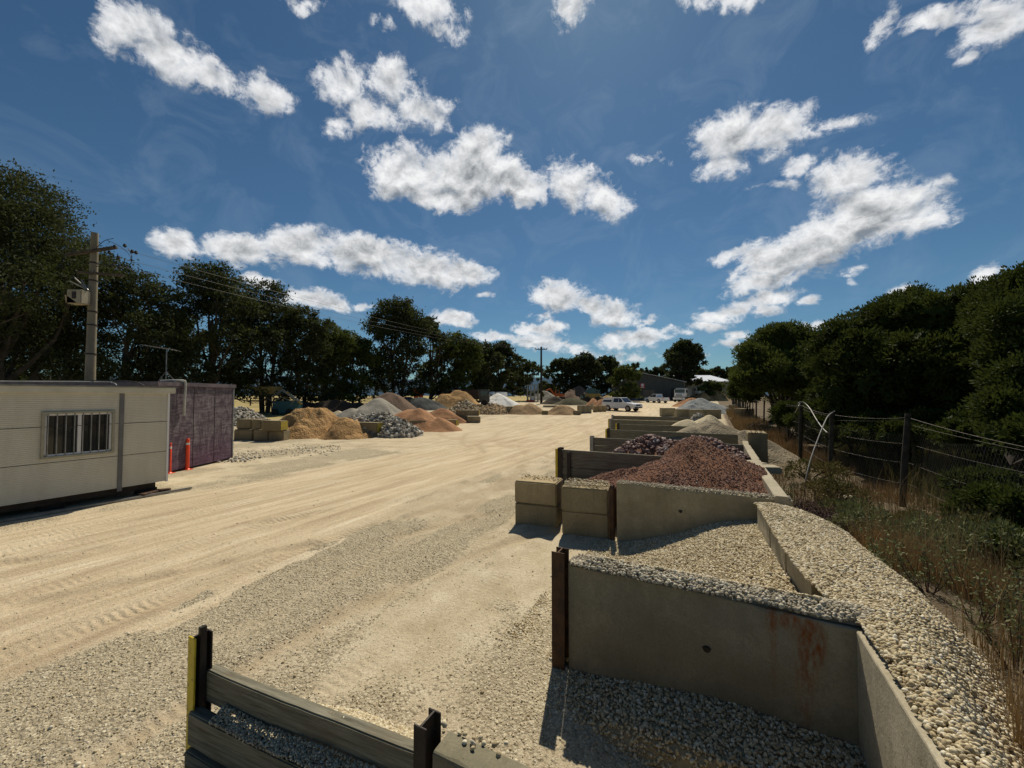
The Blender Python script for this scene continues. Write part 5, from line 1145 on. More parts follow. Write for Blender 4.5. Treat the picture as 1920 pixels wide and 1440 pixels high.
# vehicles -------------------------------------------------
def wheel(parent, x, y, rad, w_):
    wh = MB(); wh.tube([(x, y-w_/2, rad), (x, y+w_/2, rad)], rad, 20); o = wh.build('wheel', M['tyre'], parent, smooth=True)
    sgn = 1 if y > 0 else -1
    rm = MB().tube([(x, y+sgn*w_*.46, rad), (x, y+sgn*(w_*.5+.012), rad)], rad*.62, 14); rm.build('rim', M['rim'], o, smooth=True)
def ute(loc, rz, label, canopy=True, group=None):
    r = empty('ute', loc, rz, label, 'ute', group)   # heading +x
    L, W2, H = 5.2, .92, 1.78
    low = [(-2.6, .48), (-2.6, .95), (-2.55, 1.08), (.95, 1.10), (1.1, 1.12), (2.2, 1.02), (2.52, .9), (2.58, .62), (2.5, .42), (2.12, .38)]
    def arch(cx): return [(cx+.43*math.cos(t_), .36+.43*math.sin(t_)) for t_ in [k*PI/8 for k in range(9)]]
    prof = low+arch(1.62)+[(1.15, .38), (-1.1, .38)]+arch(-1.55)+[(-2.0, .42)]
    bm = bmesh.new(); A = [bm.verts.new((x, -W2, z)) for x, z in prof]; B = [bm.verts.new((x, W2, z)) for x, z in prof]
    bm.faces.new(A); bm.faces.new(B[::-1])
    for i in range(len(prof)): bm.faces.new((A[i], B[i], B[(i+1) % len(prof)], A[(i+1) % len(prof)]))
    bmesh.ops.recalc_face_normals(bm, faces=bm.faces); bmesh.ops.triangulate(bm, faces=[f for f in bm.faces if len(f.verts) > 4])
    for v in bm.verts:
        if v.co.z > .9: v.co.y *= .95
    me = bpy.data.meshes.new('body'); bm.to_mesh(me); bm.free(); link('body', me, M['white'], r)
    def green(x0, x1, x2, x3, z0, z1, w0, w1, name, mat, parent=r):
        MB().add([(x0, -w0, z0), (x1, -w0, z0), (x2, -w1, z1), (x3, -w1, z1), (x0, w0, z0), (x1, w0, z0), (x2, w1, z1), (x3, w1, z1)],
                 [(0, 1, 2, 3), (7, 6, 5, 4), (0, 4, 5, 1), (1, 5, 6, 2), (2, 6, 7, 3), (3, 7, 4, 0)]).build(name, M[mat], parent)
    green(-.85, 1.15, .35, -.72, 1.08, H, .86, .72, 'cabin', 'white')
    if canopy: green(-2.56, -.88, -.80, -2.42, 1.08, H+.02, .86, .74, 'canopy', 'white')
    def pane(pts, name='window'):
        c = sum((Vector(p) for p in pts), Vector())/len(pts); n_ = (Vector(pts[1])-Vector(pts[0])).cross(Vector(pts[2])-Vector(pts[1])).normalized(); o_ = n_*.012
        if (c+o_-Vector((0, 0, 1))).length < (c-Vector((0, 0, 1))).length: o_ = -o_
        k = len(pts); MB().add([Vector(p)+o_ for p in pts]+[Vector(p)-o_*.6 for p in pts], [tuple(range(k)), tuple(reversed(range(k, 2*k)))]+[(i, i+k, (i+1) % k+k, (i+1) % k) for i in range(k)]).build(name, M['glass'], r)
    pane([(1.08, -.76, 1.14), (1.08, .76, 1.14), (.42, .66, H-.06), (.42, -.66, H-.06)], 'windscreen')
    for s in (-1, 1):
        f = lambda z: s*(.86-(z-1.08)/(H-1.08)*.14)
        for (x0, x1, x2, x3) in ((.18, .98, .38, .18), (-.70, .10, .10, -.62)):
            pane([(x0, f(1.16), 1.16), (x1, f(1.16), 1.16), (x2, f(1.68), 1.68), (x3, f(1.68), 1.68)])
        if canopy: pane([(-2.4, f(1.18), 1.18), (-1.0, f(1.18), 1.18), (-.96, f(1.66), 1.66), (-2.32, f(1.66), 1.66)])
        MB().box((2.40, s*.70, .86), (.26, .34, .17), ch=.04).build('headlight', M['lamp'], r)
        MB().box((.92, s*1.0, 1.2), (.12, .2, .16), ch=.03).build('mirror', M['white'], r)
        MB().box((-2.60, s*.8, .92), (.05, .14, .3), ch=.01).build('tail_light', M['signred'], r)
        for x in (1.62, -1.55): wheel(r, x, s*.80, .38, .26)
    MB().box((2.57, 0, .83), (.05, .95, .2), ch=.01).build('grille', M['black'], r)
    MB().box((2.60, 0, .50), (.1, 1.5, .14), ch=.02).build('bumper_intake', M['black'], r)
    MB().box((2.63, 0, .62), (.03, .38, .11), ch=.004).build('number_plate', M['signwhite'], r)
    if not canopy: MB().box((-1.72, 0, 1.10), (1.62, 1.5, .02)).build('tray', M['black'], r)
    return r
g = G(1168, 771); ute((g.x, g.y+.6, g.z), math.radians(-53), 'white canopied ute parked by the left hand bays, facing right')
g = G(1234, 755.5); ute((g.x, g.y+.8, g.z), math.radians(62+50), 'white ute with an open tray parked in front of the shed roller door', False)
def truck(loc, rz, label, s=1, body='galv', box=True):
    r = empty('tipper_truck', loc, rz, label, 'truck'); r.scale = (s, s, s)   # heading -y
    MB().box((0, -2.2, 1.95), (2.3, 1.7, 1.7), ch=.12).build('cab', M['white'], r)
    MB().box((0, -3.4, 1.45), (1.9, 1.1, 1.0), ch=.18).build('bonnet', M['white'], r)
    MB().box((0, -3.08, 2.35), (2.0, .06, .72), ch=.02).build('windscreen', M['glass'], r)
    for sx in (-1, 1): 
        MB().box((sx*1.16, -2.2, 2.3), (.05, .9, .6), ch=.01).build('window', M['glass'], r)
        MB().box((sx*.82, -3.93, 1.15), (.36, .08, .26), ch=.03).build('headlight', M['lamp'], r)
        MB().box((sx*1.42, -2.9, 2.3), (.14, .1, .6), ch=.02).build('mirror', M['black'], r)
        for yy in (-3.1, 1.2, 2.5): 
            w_ = MB().tube([(sx*.85, yy, .52), (sx*1.15, yy, .52)], .52, 18).build('wheel', M['tyre'], r, smooth=True); MB().tube([(sx*1.12, yy, .52), (sx*1.17, yy, .52)], .28, 12).build('rim', M['rim'], w_)
    MB().box((0, -3.97, 1.45), (1.15, .06, .7), ch=.02).build('grille', M['rim'], r)
    MB().box((0, -4.05, .75), (2.4, .25, .45), ch=.05).build('bumper', M['white'], r)
    MB().box((0, -4.2, .95), (2.0, .06, .06)).box((0, -4.2, 1.3), (1.8, .06, .06)).box((-.7, -4.2, 1.0), (.06, .06, .7)).box((.7, -4.2, 1.0), (.06, .06, .7)).build('bull_bar', M['galv'], r)
    MB().box((0, .4, .85), (.9, 7.0, .25)).build('chassis', M['black'], r)
    if box: MB().box((0, 1.5, 2.1), (2.45, 5.2, 1.7), ch=.05).box((0, 1.5, 3.0), (2.5, 5.25, .12)).build('tipper_body', M[body], r)
    return r
g = G(1271, 754); truck((g.x+2.5, g.y+3.4, g.z), math.radians(-34), 'white bonneted tipper truck parked beside the shed, facing the camera', .98)
g = G(1322, 747); truck((g.x, g.y+6, g.z+.2), math.radians(4), 'white truck cab behind the ochre sand pile', 1.0, 'galv', False)
g = G(1292, 750); truck((g.x+5, g.y+12, g.z), math.radians(-34), 'dark-bodied truck standing behind the white tipper', .95, 'shed')
# ------------------------------------------------------------------ white portable building
AD = Vector((AU[0], AU[1], 0)); BD = Vector((BV[0], BV[1], 0))
c0 = D(313, 900, 10.72); c0.z = 0
def rib_mat():
    m = N('white_ribbed_cladding'); p = m.obj()
    w_ = m.n('ShaderNodeTexWave', {'Vector': p, 'Scale': 7.6, 'Distortion': 0.0}, wave_type='BANDS', bands_direction='Z', wave_profile='SIN').outputs['Fac']
    d = m.noise(m.map(p, (1.5, 1.5, .35)), 2.5, 6, .65)
    col = m.mix(m.ramp(d, [(.42, 0), (.72, .5)]), (.58, .555, .46), (.43, .40, .32))
    col = m.mix(m.ramp(m.noise(p, 30, 3, .8), [(.66, 0), (.72, .5)]), col, (.2, .17, .12))
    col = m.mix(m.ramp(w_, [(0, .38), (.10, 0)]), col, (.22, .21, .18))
    sepz = m.n('ShaderNodeSeparateXYZ', {'Vector': p}).outputs[2]
    return m.out(col, .55, m.bump(w_, .010, .4), spec=.3)
M['rib'] = rib_mat()
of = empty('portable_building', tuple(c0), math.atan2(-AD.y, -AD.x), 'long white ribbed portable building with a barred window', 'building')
# local frame: +x runs along the wall towards the camera, +y is into the yard side? (x=-AD) -> y = rotate +90 = (AD.y,-AD.x)->BD side
Lb_, Db = 7.6, 3.0; yb = -1  # body lies on the -y... side decided below
ydir = Vector((AD.y, -AD.x, 0)); sgn = -1 if ydir.dot(BD) > 0 else 1
def lb(x0, x1, y0, y1, z0, z1, **k): return MB().box(((x0+x1)/2, sgn*(y0+y1)/2, (z0+z1)/2), (x1-x0, abs(y1-y0), z1-z0), **k)
def on_of(px, py):
    d = ray(px, py); ex, ey = -AD.x, -AD.y; k = d[0]/d[1]; s = (k*c0.y-c0.x)/(ex-k*ey); Y = c0.y+ey*s; return s, EYE+d[2]*Y/d[1]
wx0, wz1 = on_of(210, 772); wx1, wz0 = on_of(81, 857)
wz0 = on_of(211, 845)[1]; wz1 = on_of(211, 773)[1]
b = lb(0, wx0, 0, .06, .3, 2.66); b.v += []; 
# wall as four pieces butted round the window
for (x0, x1, z0, z1) in ((0, wx0, .3, 2.66), (wx1, Lb_, .3, 2.66), (wx0, wx1, .3, wz0), (wx0, wx1, wz1, 2.66)): pass
mbw = MB()
for (x0, x1, z0, z1) in ((0, wx0, .3, 2.66), (wx1, Lb_, .3, 2.66), (wx0, wx1, .3, wz0), (wx0, wx1, wz1, 2.66)):
    q = lb(x0, x1, 0, .06, z0, z1); mbw.add(q.v, q.f)
mbw.build('side_wall', M['rib'], of)
q = lb(0, .06, .06, Db, .3, 2.66); mbe = MB().add(q.v, q.f); q = lb(Lb_-.06, Lb_, .06, Db, .3, 2.66); mbe.add(q.v, q.f); q = lb(0, Lb_, Db, Db+.06, .3, 2.66); mbe.add(q.v, q.f); mbe.build('end_wall', M['rib'], of)
lb(.05, Lb_, .2, Db, .30, .36).build('floor', M['darksteel'], of)
lb(-.12, Lb_, -.07, Db+.1, 2.66, 2.82, ch=.012).build('fascia', simple('cream_fascia', (.60, .58, .47), (.5, .48, .38), 3, .6, 0, 0), of)
lb(-.14, Lb_, -.1, Db+.12, 2.82, 2.845).build('roof', M['galv'], of)
lb(-.012, .03, -.02, .05, .28, 2.66).build('corner_trim', M['signwhite'], of)
x, _ = on_of(227, 800); lb(x-.045, x+.045, -.022, -.002, .22, 2.66, ch=.004).build('cable_duct', simple('grey_duct', (.17, .17, .17), (.13, .13, .13), 3, .6), of)
for zz in (on_of(270, 792)[1], on_of(270, 850)[1]): lb(0, Lb_, -.004, 0.0, zz-.006, zz+.006).build('cladding_seam', M['darksteel'], of)
for zz in (.26,): lb(.2, Lb_, .12, .24, .14, .3).build('floor_beam', M['darksteel'], of)
for i in range(5): 
    lb(.15+i*1.7, .5+i*1.7, .15, .5, 0, .14).build('stump', M['barkdark'], of)
wf = lb(wx0-.05, wx1+.05, -.045, .0, wz0-.05, wz0, ch=.006)
for args in ((wx0-.05, wx1+.05, -.045, .0, wz1, wz1+.05), (wx0-.05, wx0, -.045, .0, wz0, wz1), (wx1, wx1+.05, -.045, .0, wz0, wz1)):
    q = lb(*args, ch=.006); wf.add(q.v, q.f)
wo = wf.build('window', simple('beige_frame', (.36, .34, .26), (.28, .27, .2), 6, .5), of)
fr = MB()
for args in ((wx0, wx1, .0, .04, wz0, wz0+.04), (wx0, wx1, .0, .04, wz1-.04, wz1), (wx0, wx0+.035, .0, .04, wz0, wz1), (wx1-.035, wx1, 0, .04, wz0, wz1), ((wx0+wx1)/2-.03, (wx0+wx1)/2+.03, -.002, .04, wz0, wz1)):
    q = lb(*args); fr.add(q.v, q.f)
fr.build('sash', M['signwhite'], wo)
lb(wx0, wx1, .045, .055, wz0, wz1).build('pane', M['glass'], wo)
bars = 8
for i in range(bars):
    s = wx0+(wx1-wx0)*(i+.65)/bars; MB().tube([(s, sgn*-.03, wz0-.02), (s, sgn*-.03, wz1+.02)], .011, 8).build('bar', M['galv'], wo)
q = lb(wx0+.05, wx0+.16, .06, .075, wz0+.03, wz1-.03).build('curtain', M['signwhite'], wo)
# roof pipes
def rp(name, pts, r, mat): curve(name, [Vector((a_, sgn*b_, c_)) for a_, b_, c_ in pts], r, mat, None, None, parent=of)
rp('roof_conduit', [(1.05, .05, 2.86), (1.05, .3, 2.93), (1.3, .5, 2.95), (3.5, .6, 2.9), (5, .7, 2.9)], .012, 'hose')
rp('roof_conduit', [(.5, .1, 2.86), (.7, .2, 2.97), (1.2, .4, 2.98), (2.2, 1.2, 2.95)], .012, 'cable')
m_ = MB().tube([(4.3, sgn*2.2, 2.85), (4.3, sgn*2.2, 3.08)], .05, 10).tube([(4.3, sgn*2.2, 3.08), (4.3, sgn*2.2, 3.2)], [.14, .06], 12).build('roof_vent', M['galv'], of)
# loose board / kerb strip below
c = c0+BD*.28-AD*2.2; o = MB().box((0, 0, 0), (6.5, .07, .05), ch=.008).build('edging_strip', M['galv']); o.location = (c.x-.6*AD.x, c.y-.6*AD.y, .04); o.rotation_euler = (0, 0, math.atan2(AD.y, AD.x)); tag(o, 'thin grey strip lying on the gravel along the foot of the white building', 'strip')
for k in range(2):
    c = c0+BD*(.06+.1*k)-AD*(.15+.3*k); block((c.x, c.y, .06), .5+k, (.4, .18, .09), ('rusty brown plank scrap under the corner of the white building', 'second plank scrap tucked under the white building')[k], 'rust', None, ch=.01, name='plank_scrap', cat='plank')
# ------------------------------------------------------------------ purple shed
def purple_mat():
    m = N('scuffed_purple_paint'); p = m.obj()
    a = m.noise(m.map(p, (2.5, 2.5, .9)), 1.7, 6, .7, 1.8); b = m.noise(m.map(p, (1.1, 1.1, 7)), 1.8, 6, .7, 1.2)
    z = m.n('ShaderNodeSeparateXYZ', {'Vector': p}).outputs[2]
    col = m.ramp(m.math('ADD', m.math('MULTIPLY', a, .55), m.math('MULTIPLY', b, .5)), [(.42, (.045, .03, .042)), (.49, (.09, .062, .08)), (.57, (.155, .13, .14)), (.68, (.26, .235, .235))])
    pur = m.ramp(m.math('ADD', m.math('MULTIPLY', a, .4), m.math('MULTIPLY', b, .65)), [(.40, (.045, .022, .045)), (.56, (.115, .05, .10)), (.72, (.20, .13, .17))])
    f = m.math('ADD', m.math('MULTIPLY', z, -.6), m.math('ADD', .50, m.math('MULTIPLY', m.noise(p, .9, 3), .7)), clamp=True)
    col = m.mix(f, col, pur)
    return m.out(col, .6, m.bump(b, .008, .5), spec=.3)
pa = P(315, 889, 0); pb_ = P(436, 861, 0); pdv = (pb_-pa).normalized(); az_ = math.atan2(pdv.y, pdv.x)
ps_ = empty('purple_shed', tuple(pa), az_, 'flat-roofed shed with scuffed purple and grey painted walls', 'shed'); LW = (pb_-pa).length; M['purple'] = purple_mat()
HZ = 3.06
def pbx(x0, x1, y0, y1, z0, z1, **k): return MB().box(((x0+x1)/2, (y0+y1)/2, (z0+z1)/2), (x1-x0, y1-y0, z1-z0), **k)
pbx(-.45, LW, 0, 7.5, .08, HZ-.08).build('wall', M['purple'], ps_)
pbx(-.53, LW+.07, -.05, 7.55, HZ-.14, HZ, ch=.01).build('roof_edge', simple('grey_purple_trim', (.16, .13, .14), (.10, .08, .09), 4, .6), ps_)
pbx(LW-.05, LW+.012, -.014, .04, .06, HZ-.14).build('corner_trim', M['galv'], ps_)
for k in (.33, .66): pbx(LW*k-.008, LW*k+.008, -.006, 0, .1, HZ-.15).build('panel_joint', M['darksteel'], ps_)
pbx(-.4, LW-.05, .06, 7.4, -.1, .08).build('base', M['darksteel'], ps_)
pp = lambda px, py, dy=0: (lambda w_: w_)(D(px, py, pa.y+(px-315)/121*(pb_.y-pa.y)))
def onps(px, py):
    d = ray(px, py); k = d[0]/d[1]; s = (k*pa.y-pa.x)/(pdv.x-k*pdv.y); Y = pa.y+pdv.y*s; return s, EYE+d[2]*Y/d[1]
s1, z1 = onps(343, 716); _, z2 = onps(343, 779)
curve('drain_pipe', [(s1-.5, .35, HZ+.03), (s1-.25, .1, HZ+.06), (s1-.04, -.06, HZ+.06), (s1, -.09, HZ-.05), (s1, -.08, HZ-.5), (s1, -.06, z2)], .035, 'hose', None, None, parent=ps_)
# antenna standing on the purple shed
s2, _ = onps(310, 716); bw_ = D(311, 714, pa.y+1.6); tb = D(310, 655, pa.y+1.6)
an = empty('tv_antenna', (bw_.x, bw_.y, HZ), 0, 'thin television antenna on the roof of the purple shed', 'antenna')
hh = tb.z-HZ; MB().tube([(0, 0, 0), (0, 0, hh)], .016, 8).tube([(-.35, 0, 0), (0, 0, .45)], .01, 6).tube([(.1, .4, 0), (0, 0, .45)], .01, 6).build('mast', M['galv'], an)
m_ = MB().tube([(-.62, -.25, hh+.12), (.25, .15, hh-.02)], .014, 6)
m_.build('boom', M['galv'], an); m_ = MB()
for k in range(9):
    t_ = k/8; c = Vector((-.62+.87*t_, -.25+.4*t_, hh+.12-.14*t_)); d = Vector((.2, -.42, 0))*(.5+.6*t_); m_.tube([c-d, c+d], .006, 5)
m_.build('element', M['galv'], an)
# bollards
def bollard(px, pyb, pyt, label):
    g = P(px, pyb, 0); h = D(px, pyt, g.y).z; r = empty('bollard', (g.x, g.y, 0), 0, label, 'bollard', 'orange bollards by the purple shed')
    MB().tube([(0, 0, 0), (0, 0, h-.12), (0, 0, h-.09), (0, 0, h-.07), (0, 0, h-.03), (0, 0, h)], [.055, .055, .035, .055, .05, .025], 16).build('post', M['orange'], r, smooth=True)
    MB().tube([(0, 0, h-.22), (0, 0, h-.15)], .0575, 16).build('reflector', M['reflect'], r, smooth=True)
    MB().box((0, 0, .012), (.24, .24, .024), ch=.005).tube([(0, 0, .02), (0, 0, .05)], [.09, .06], 14).build('base', M['orange'], r)
bollard(351, 881, 822, 'orange bollard standing clear in front of the purple wall')
bollard(317, 888, 829, 'orange bollard half hidden behind the corner of the white building')
# rubbish at the purple corner
g = P(437, 863, 0); v, f, a = stones(np.stack([g.x+rng.uniform(-.5, .9, 60), g.y+rng.uniform(-.6, .8, 60), np.full(60, .02)], -1), rng.uniform(.03, .09, 60), jag=.3)
tag(np_mesh('rubble', v, f, M['greyrock'], attrs={'rnd': a}), 'rubble at the corner of the purple shed', 'rubble', kind='stuff')
def sc(u, v): return T(AU[0]*u+BV[0]*v, AU[1]*u+BV[1]*v)
g1 = G(560, 842)
n = 700; px_ = rng.uniform(430, 640, n); py_ = 845+rng.normal(size=n)*5+(560-px_)*.045; pts = np.array([tuple(G(float(a_), float(b_))) for a_, b_ in zip(px_, py_)])
v, f, a = stones(pts, .026*(1+.4*rng.normal(size=n).clip(-1.3, 2)), jag=.25); tag(np_mesh('stray_rocks', v, f, M['greyrock'], attrs={'rnd': a}), 'stray white and grey rocks scattered in front of the left hand blocks', 'rocks', kind='stuff')
# ------------------------------------------------------------------ power poles and lines
pbz = D(168, 742, 17.0); ptz = D(176, 437, 17.0)
pole = empty('power_pole', (pbz.x, 17.0, 0), 0, 'tall concrete power pole with a grey switch box behind the white building', 'power pole')
H1 = ptz.z; MB().tube([(0, 0, -.2), (0, 0, H1*.5), (0, 0, H1)], [.20, .16, .125], 20).build('shaft', M['polec'], pole, smooth=True)
for z in (.45, .58, .64, .78, .86): MB().tube([(0, 0, H1*z), (0, 0, H1*z+.06)], .205-.09*z+.02, 18).build('band', M['darksteel'], pole)
bxp = D(140, 557, 16.6); bx_ = bxp.x-pbz.x; bz_ = bxp.z
o = MB().box((bx_+.12, -.35, bz_), (.62, .4, .6), ch=.03).build('switch_box', M['conc_light'], pole)
MB().add([(bx_-.2, -.55, bz_-.28), (bx_+.3, -.55, bz_-.3), (bx_-.2, -.55, bz_+.05), (bx_-.55, -.3, bz_+.12), (bx_-.5, -.1, bz_-.1)], [(0, 1, 2), (0, 2, 3, 4)]).build('box_hood', M['conc_tan'], pole)
MB().box((bx_+.14, -.56, bz_+.05), (.16, .03, .3), ch=.005).build('box_door', M['darksteel'], pole)
for dx, dz in ((-.25, .75), (-.45, .62), (.05, .68)): MB().tube([(bx_+.1+dx, -.3, bz_+dz*1.15), (bx_+.45, -.3, bz_+.33)], .022, 6).build('stay_rod', M['galv'], pole)
za = D(175, 470, 17).z
MB().bar((-1.0, -.18, za-.25), (1.15, -.18, za+.08), .10, .12).build('crossarm', M['bark'], pole)
MB().bar((-.5, -.18, za-1.0), (1.5, -.18, za-1.15), .09, .1).build('crossarm', M['bark'], pole)
for (px, py) in ((215, 462), (205, 473), (213, 497), (224, 500), (222, 482), (248, 471), (255, 473), (234, 460)):
    w_ = D(px, py, 16.8)-pbz; w_.y = -.2; MB().tube([(w_.x, w_.y, w_.z-pbz.z*0-.09), (w_.x, w_.y, w_.z-.03), (w_.x, w_.y, w_.z+.06)], [.03, .07, .04], 8).build('insulator', M['black'], pole).location = (0, 0, pbz.z)
def pcab(pts, r=.014, name='jumper_cable'):
    curve(name, [D(a_, b_, Y_) - Vector((pbz.x, 17.0, 0)) for a_, b_, Y_ in pts], r, 'cable', None, None, parent=pole)
pcab([(180, 500, 16.7), (200, 496, 16.6), (225, 498, 16.6), (243, 497, 16.6), (247, 480, 16.7), (240, 465, 16.9)])
pcab([(200, 450, 16.8), (225, 462, 16.8), (243, 478, 16.8), (246, 490, 16.8)], .010)
pcab([(178, 505, 16.7), (172, 515, 16.6), (163, 512, 16.6)], .012)
pcab([(176, 470, 16.7), (195, 452, 16.7), (213, 447, 16.8)], .012)
p2b = G(1015, 757); p2 = empty('power_pole', tuple(p2b), 0, 'distant wooden power pole with one crossarm standing by the black soil pile', 'power pole')
t2 = D(1015, 650, p2b.y); H2 = t2.z-p2b.z; MB().tube([(0, 0, -.3), (0, 0, H2)], [.24, .16], 12).build('shaft', M['barkdark'], p2, smooth=True)
za2 = D(1015, 655, p2b.y).z-p2b.z; wdt = 11/F*p2b.y; MB().box((0, 0, za2), (2*wdt, .12, .14)).build('crossarm', M['barkdark'], p2)
for dx in (-.95, -.5, .5, .95): MB().tube([(dx*wdt, 0, za2+.07), (dx*wdt, 0, za2+.3)], [.07, .04], 8).build('insulator', M['black'], p2)
for (a_, ya, dx, lab, sg) in (((205, 460), 16.9, -.95, 'upper power line strung between the two power poles', 1.6), ((222, 483), 16.9, -.5, 'middle power line strung between the two power poles', 1.8), ((215, 497), 16.9, .5, 'lower power line strung between the two power poles', 2.1)):
    A_ = D(*a_, ya); B_ = Vector(p2b)+Vector((dx*wdt, 0, za2+.3)); tag(MB().tube(wirepts(A_, B_, sg*.55, 30), .008, 5).build('power_line', M['cable']), lab, 'cable')
# ------------------------------------------------------------------ machines on the left
def placeY(px, py): g_ = G(px, py); return g_, g_.y/F
g, s = placeY(548, 778)
r = empty('screening_plant', tuple(g), 0, 'teal screening machine with mustard hopper and folded conveyor behind the golden sand', 'machine')
def Lc(px, py, dy=0): w_ = D(px, py, g.y+dy); return Vector((w_.x-g.x, w_.y-g.y, w_.z-g.z))
a = Lc(512, 775); b = Lc(556, 752); MB().box(((a.x+b.x)/2, .6, (a.z+b.z)/2), (b.x-a.x, 1.6, b.z-a.z), ch=.06).build('body', M['teal'], r)
a = Lc(480, 739); b = Lc(514, 725); MB().add([(a.x+.25, -.2, a.z), (b.x-.1, -.2, a.z), (b.x, -.4, b.z), (a.x-.1, -.4, b.z), (a.x+.25, 1.4, a.z), (b.x-.1, 1.4, a.z), (b.x, 1.6, b.z), (a.x-.1, 1.6, b.z)], [(0, 1, 2, 3), (7, 6, 5, 4), (0, 4, 5, 1), (1, 5, 6, 2), (2, 6, 7, 3), (3, 7, 4, 0)]).build('hopper', M['mustard'], r)
MB().bar(Lc(510, 744), Lc(530, 731), .12, .2).bar(Lc(530, 731), Lc(560, 752), .14, .25).build('conveyor', M['galv'], r)
MB().bar(Lc(538, 735), Lc(566, 758, .5), .3, .2).build('conveyor', M['mustard'], r)
MB().bar(Lc(486, 740), Lc(488, 775), .1).bar(Lc(508, 740), Lc(510, 775), .1).bar(Lc(488, 772), Lc(510, 742), .06).build('leg', M['darksteel'], r)
for x_ in (518, 545): w_ = Lc(x_, 777); MB().tube([(w_.x, -.4, .35), (w_.x, .0, .35)], .35, 14).build('wheel', M['tyre'], r)
mm = MB()
for (a_, b_) in (((515, 752), (528, 745)), ((528, 745), (548, 753)), ((545, 760), (552, 750)), ((500, 745), (520, 760))): mm.bar(Lc(*a_, -.3), Lc(*b_, -.3), .06)
mm.build('railing', M['galv'], r)
# red feed bins
for i, (px, lab) in enumerate(((780, 'red hopper bin left of its twin under the trees'), (789, 'red hopper bin right of its twin under the trees'))):
    g, s = placeY(px, 757); g.z -= 0; w_ = 4.6*s; top = (757-727)*s
    r = empty('hopper_bin', tuple(g), 0, lab, 'bin', 'red hopper bins'); 
    MB().tube([(0, 0, top*.25), (0, 0, top*.45), (0, 0, top*.9), (0, 0, top)], [w_*.3, w_, w_, w_*.35], 14).build('tank', M['red'], r, smooth=True)
    for k in range(4): a = k*PI/2+.7; MB().bar((math.cos(a)*w_*.8, math.sin(a)*w_*.8, 0), (math.cos(a)*w_*.8, math.sin(a)*w_*.8, top*.5), .12).build('leg', M['red'], r)
def smalltruck(px, pyb, wpx, hpx, label, body='shed', cab='white', flip=1):
    g, s = placeY(px, pyb); L = wpx*s; h = hpx*s; r = empty('truck', tuple(g), 0 if flip > 0 else PI, label, 'truck')
    MB().box((L*.33, 0, h*.56), (L*.30, 2.2, h*.66), ch=.1).build('cab', M[cab], r)
    MB().box((L*.33, -1.12, h*.68), (L*.2, .05, h*.24)).build('window', M['glass'], r); MB().box((L*.485, 0, h*.68), (.05, 1.8, h*.26)).build('windscreen', M['glass'], r)
    MB().box((-L*.16, 0, h*.62), (L*.62, 2.3, h*.5), ch=.06).build('tray_body', M[body], r); MB().box((0, 0, h*.26), (L*.95, .9, h*.1)).build('chassis', M['black'], r)
    for x_ in (.33, -.1, -.3):
        for y_ in (-1, 1): MB().tube([(L*x_, y_*.85, h*.17), (L*x_, y_*1.12, h*.17)], h*.17, 14).build('wheel', M['tyre'], r, smooth=True)
smalltruck(888, 762, 62, 36, 'dark tipper truck behind the yellow-brown clay', 'darksteel', 'shed')
smalltruck(935, 758, 34, 26, 'white tray truck behind the white sand cone', 'white', 'white', -1)
smalltruck(912, 759, 28, 24, 'small truck with a pale cab between the dark tipper and the white sand', 'galv', 'white')
# white steel frame tower
g, s = placeY(999, 754); r = empty('frame_tower', tuple(g), 0, 'pale steel frame tower left of the far power pole', 'frame'); mm = MB(); w_ = 10*s; h_ = (754-722)*s
for x_ in (-w_, -w_*.35, w_*.35, w_): 
    for y_ in (0, 1.6): mm.bar((x_, y_, 0), (x_, y_, h_), .16)
for z_ in (.35, .7, 1.0): mm.bar((-w_, 0, h_*z_), (w_, 0, h_*z_), .14); mm.bar((-w_, 1.6, h_*z_), (w_, 1.6, h_*z_), .14)
mm.bar((-w_, 0, .3*h_), (w_*.35, 0, h_*.7), .1); mm.build('frame', M['galv'], r)
MB().box((0, .8, h_*.22), (w_*1.1, 1.2, h_*.22), ch=.05).build('box', M['signwhite'], r); MB().box((-w_*.5, .3, h_*.06), (w_*1.4, 1, h_*.12)).build('skid', M['red'], r)
# excavators
def excavator(px, pyb, hpx, label, mat, rz=0, fl=1):
    g, s = placeY(px, pyb); k = hpx*s/3.0; r = empty('excavator', tuple(g), rz, label, 'excavator'); r.scale = (k*fl, k, k)
    for y_ in (-.9, .9): MB().prism([(-1.6, .05), (-1.9, .35), (-1.6, .75), (1.6, .75), (1.9, .35), (1.6, .05)], y_-.25, y_+.25, 'y').build('track', M['tyre'], r)
    MB().box((-.3, 0, 1.25), (2.9, 2.2, .8), ch=.12).build('body', M[mat], r); MB().box((.45, -.6, 2.0), (1.2, .9, 1.3), ch=.1).build('cab', M[mat], r)
    MB().box((.5, -1.06, 2.15), (.95, .03, .8)).build('window', M['glass'], r); MB().box((-1.4, 0, 1.6), (.8, 2.1, .5), ch=.1).build('counterweight', M['darksteel'], r)
    MB().bar((1.0, .25, 1.5), (2.3, .25, 3.1), .32, .4).bar((2.3, .25, 3.1), (3.5, .25, 2.7), .3, .35).build('boom', M[mat], r)
    MB().bar((3.4, .25, 2.9), (3.9, .25, 1.2), .25, .3).build('stick', M[mat], r)
    MB().prism([(3.6, 1.25), (4.2, 1.2), (4.35, .7), (4.0, .35), (3.5, .5)], -.2, .7, 'y').build('bucket', M['darksteel'], r)
excavator(1046, 749, 19, 'orange-red excavator parked on the grey gravel', 'orangem', .3, -1)
excavator(1102, 752, 21, 'teal excavator with its boom raised, left one of the pair', 'teal', .2)
excavator(1124, 753, 21, 'teal excavator with its boom raised, right one of the pair by the shed', 'teal', PI-.3)
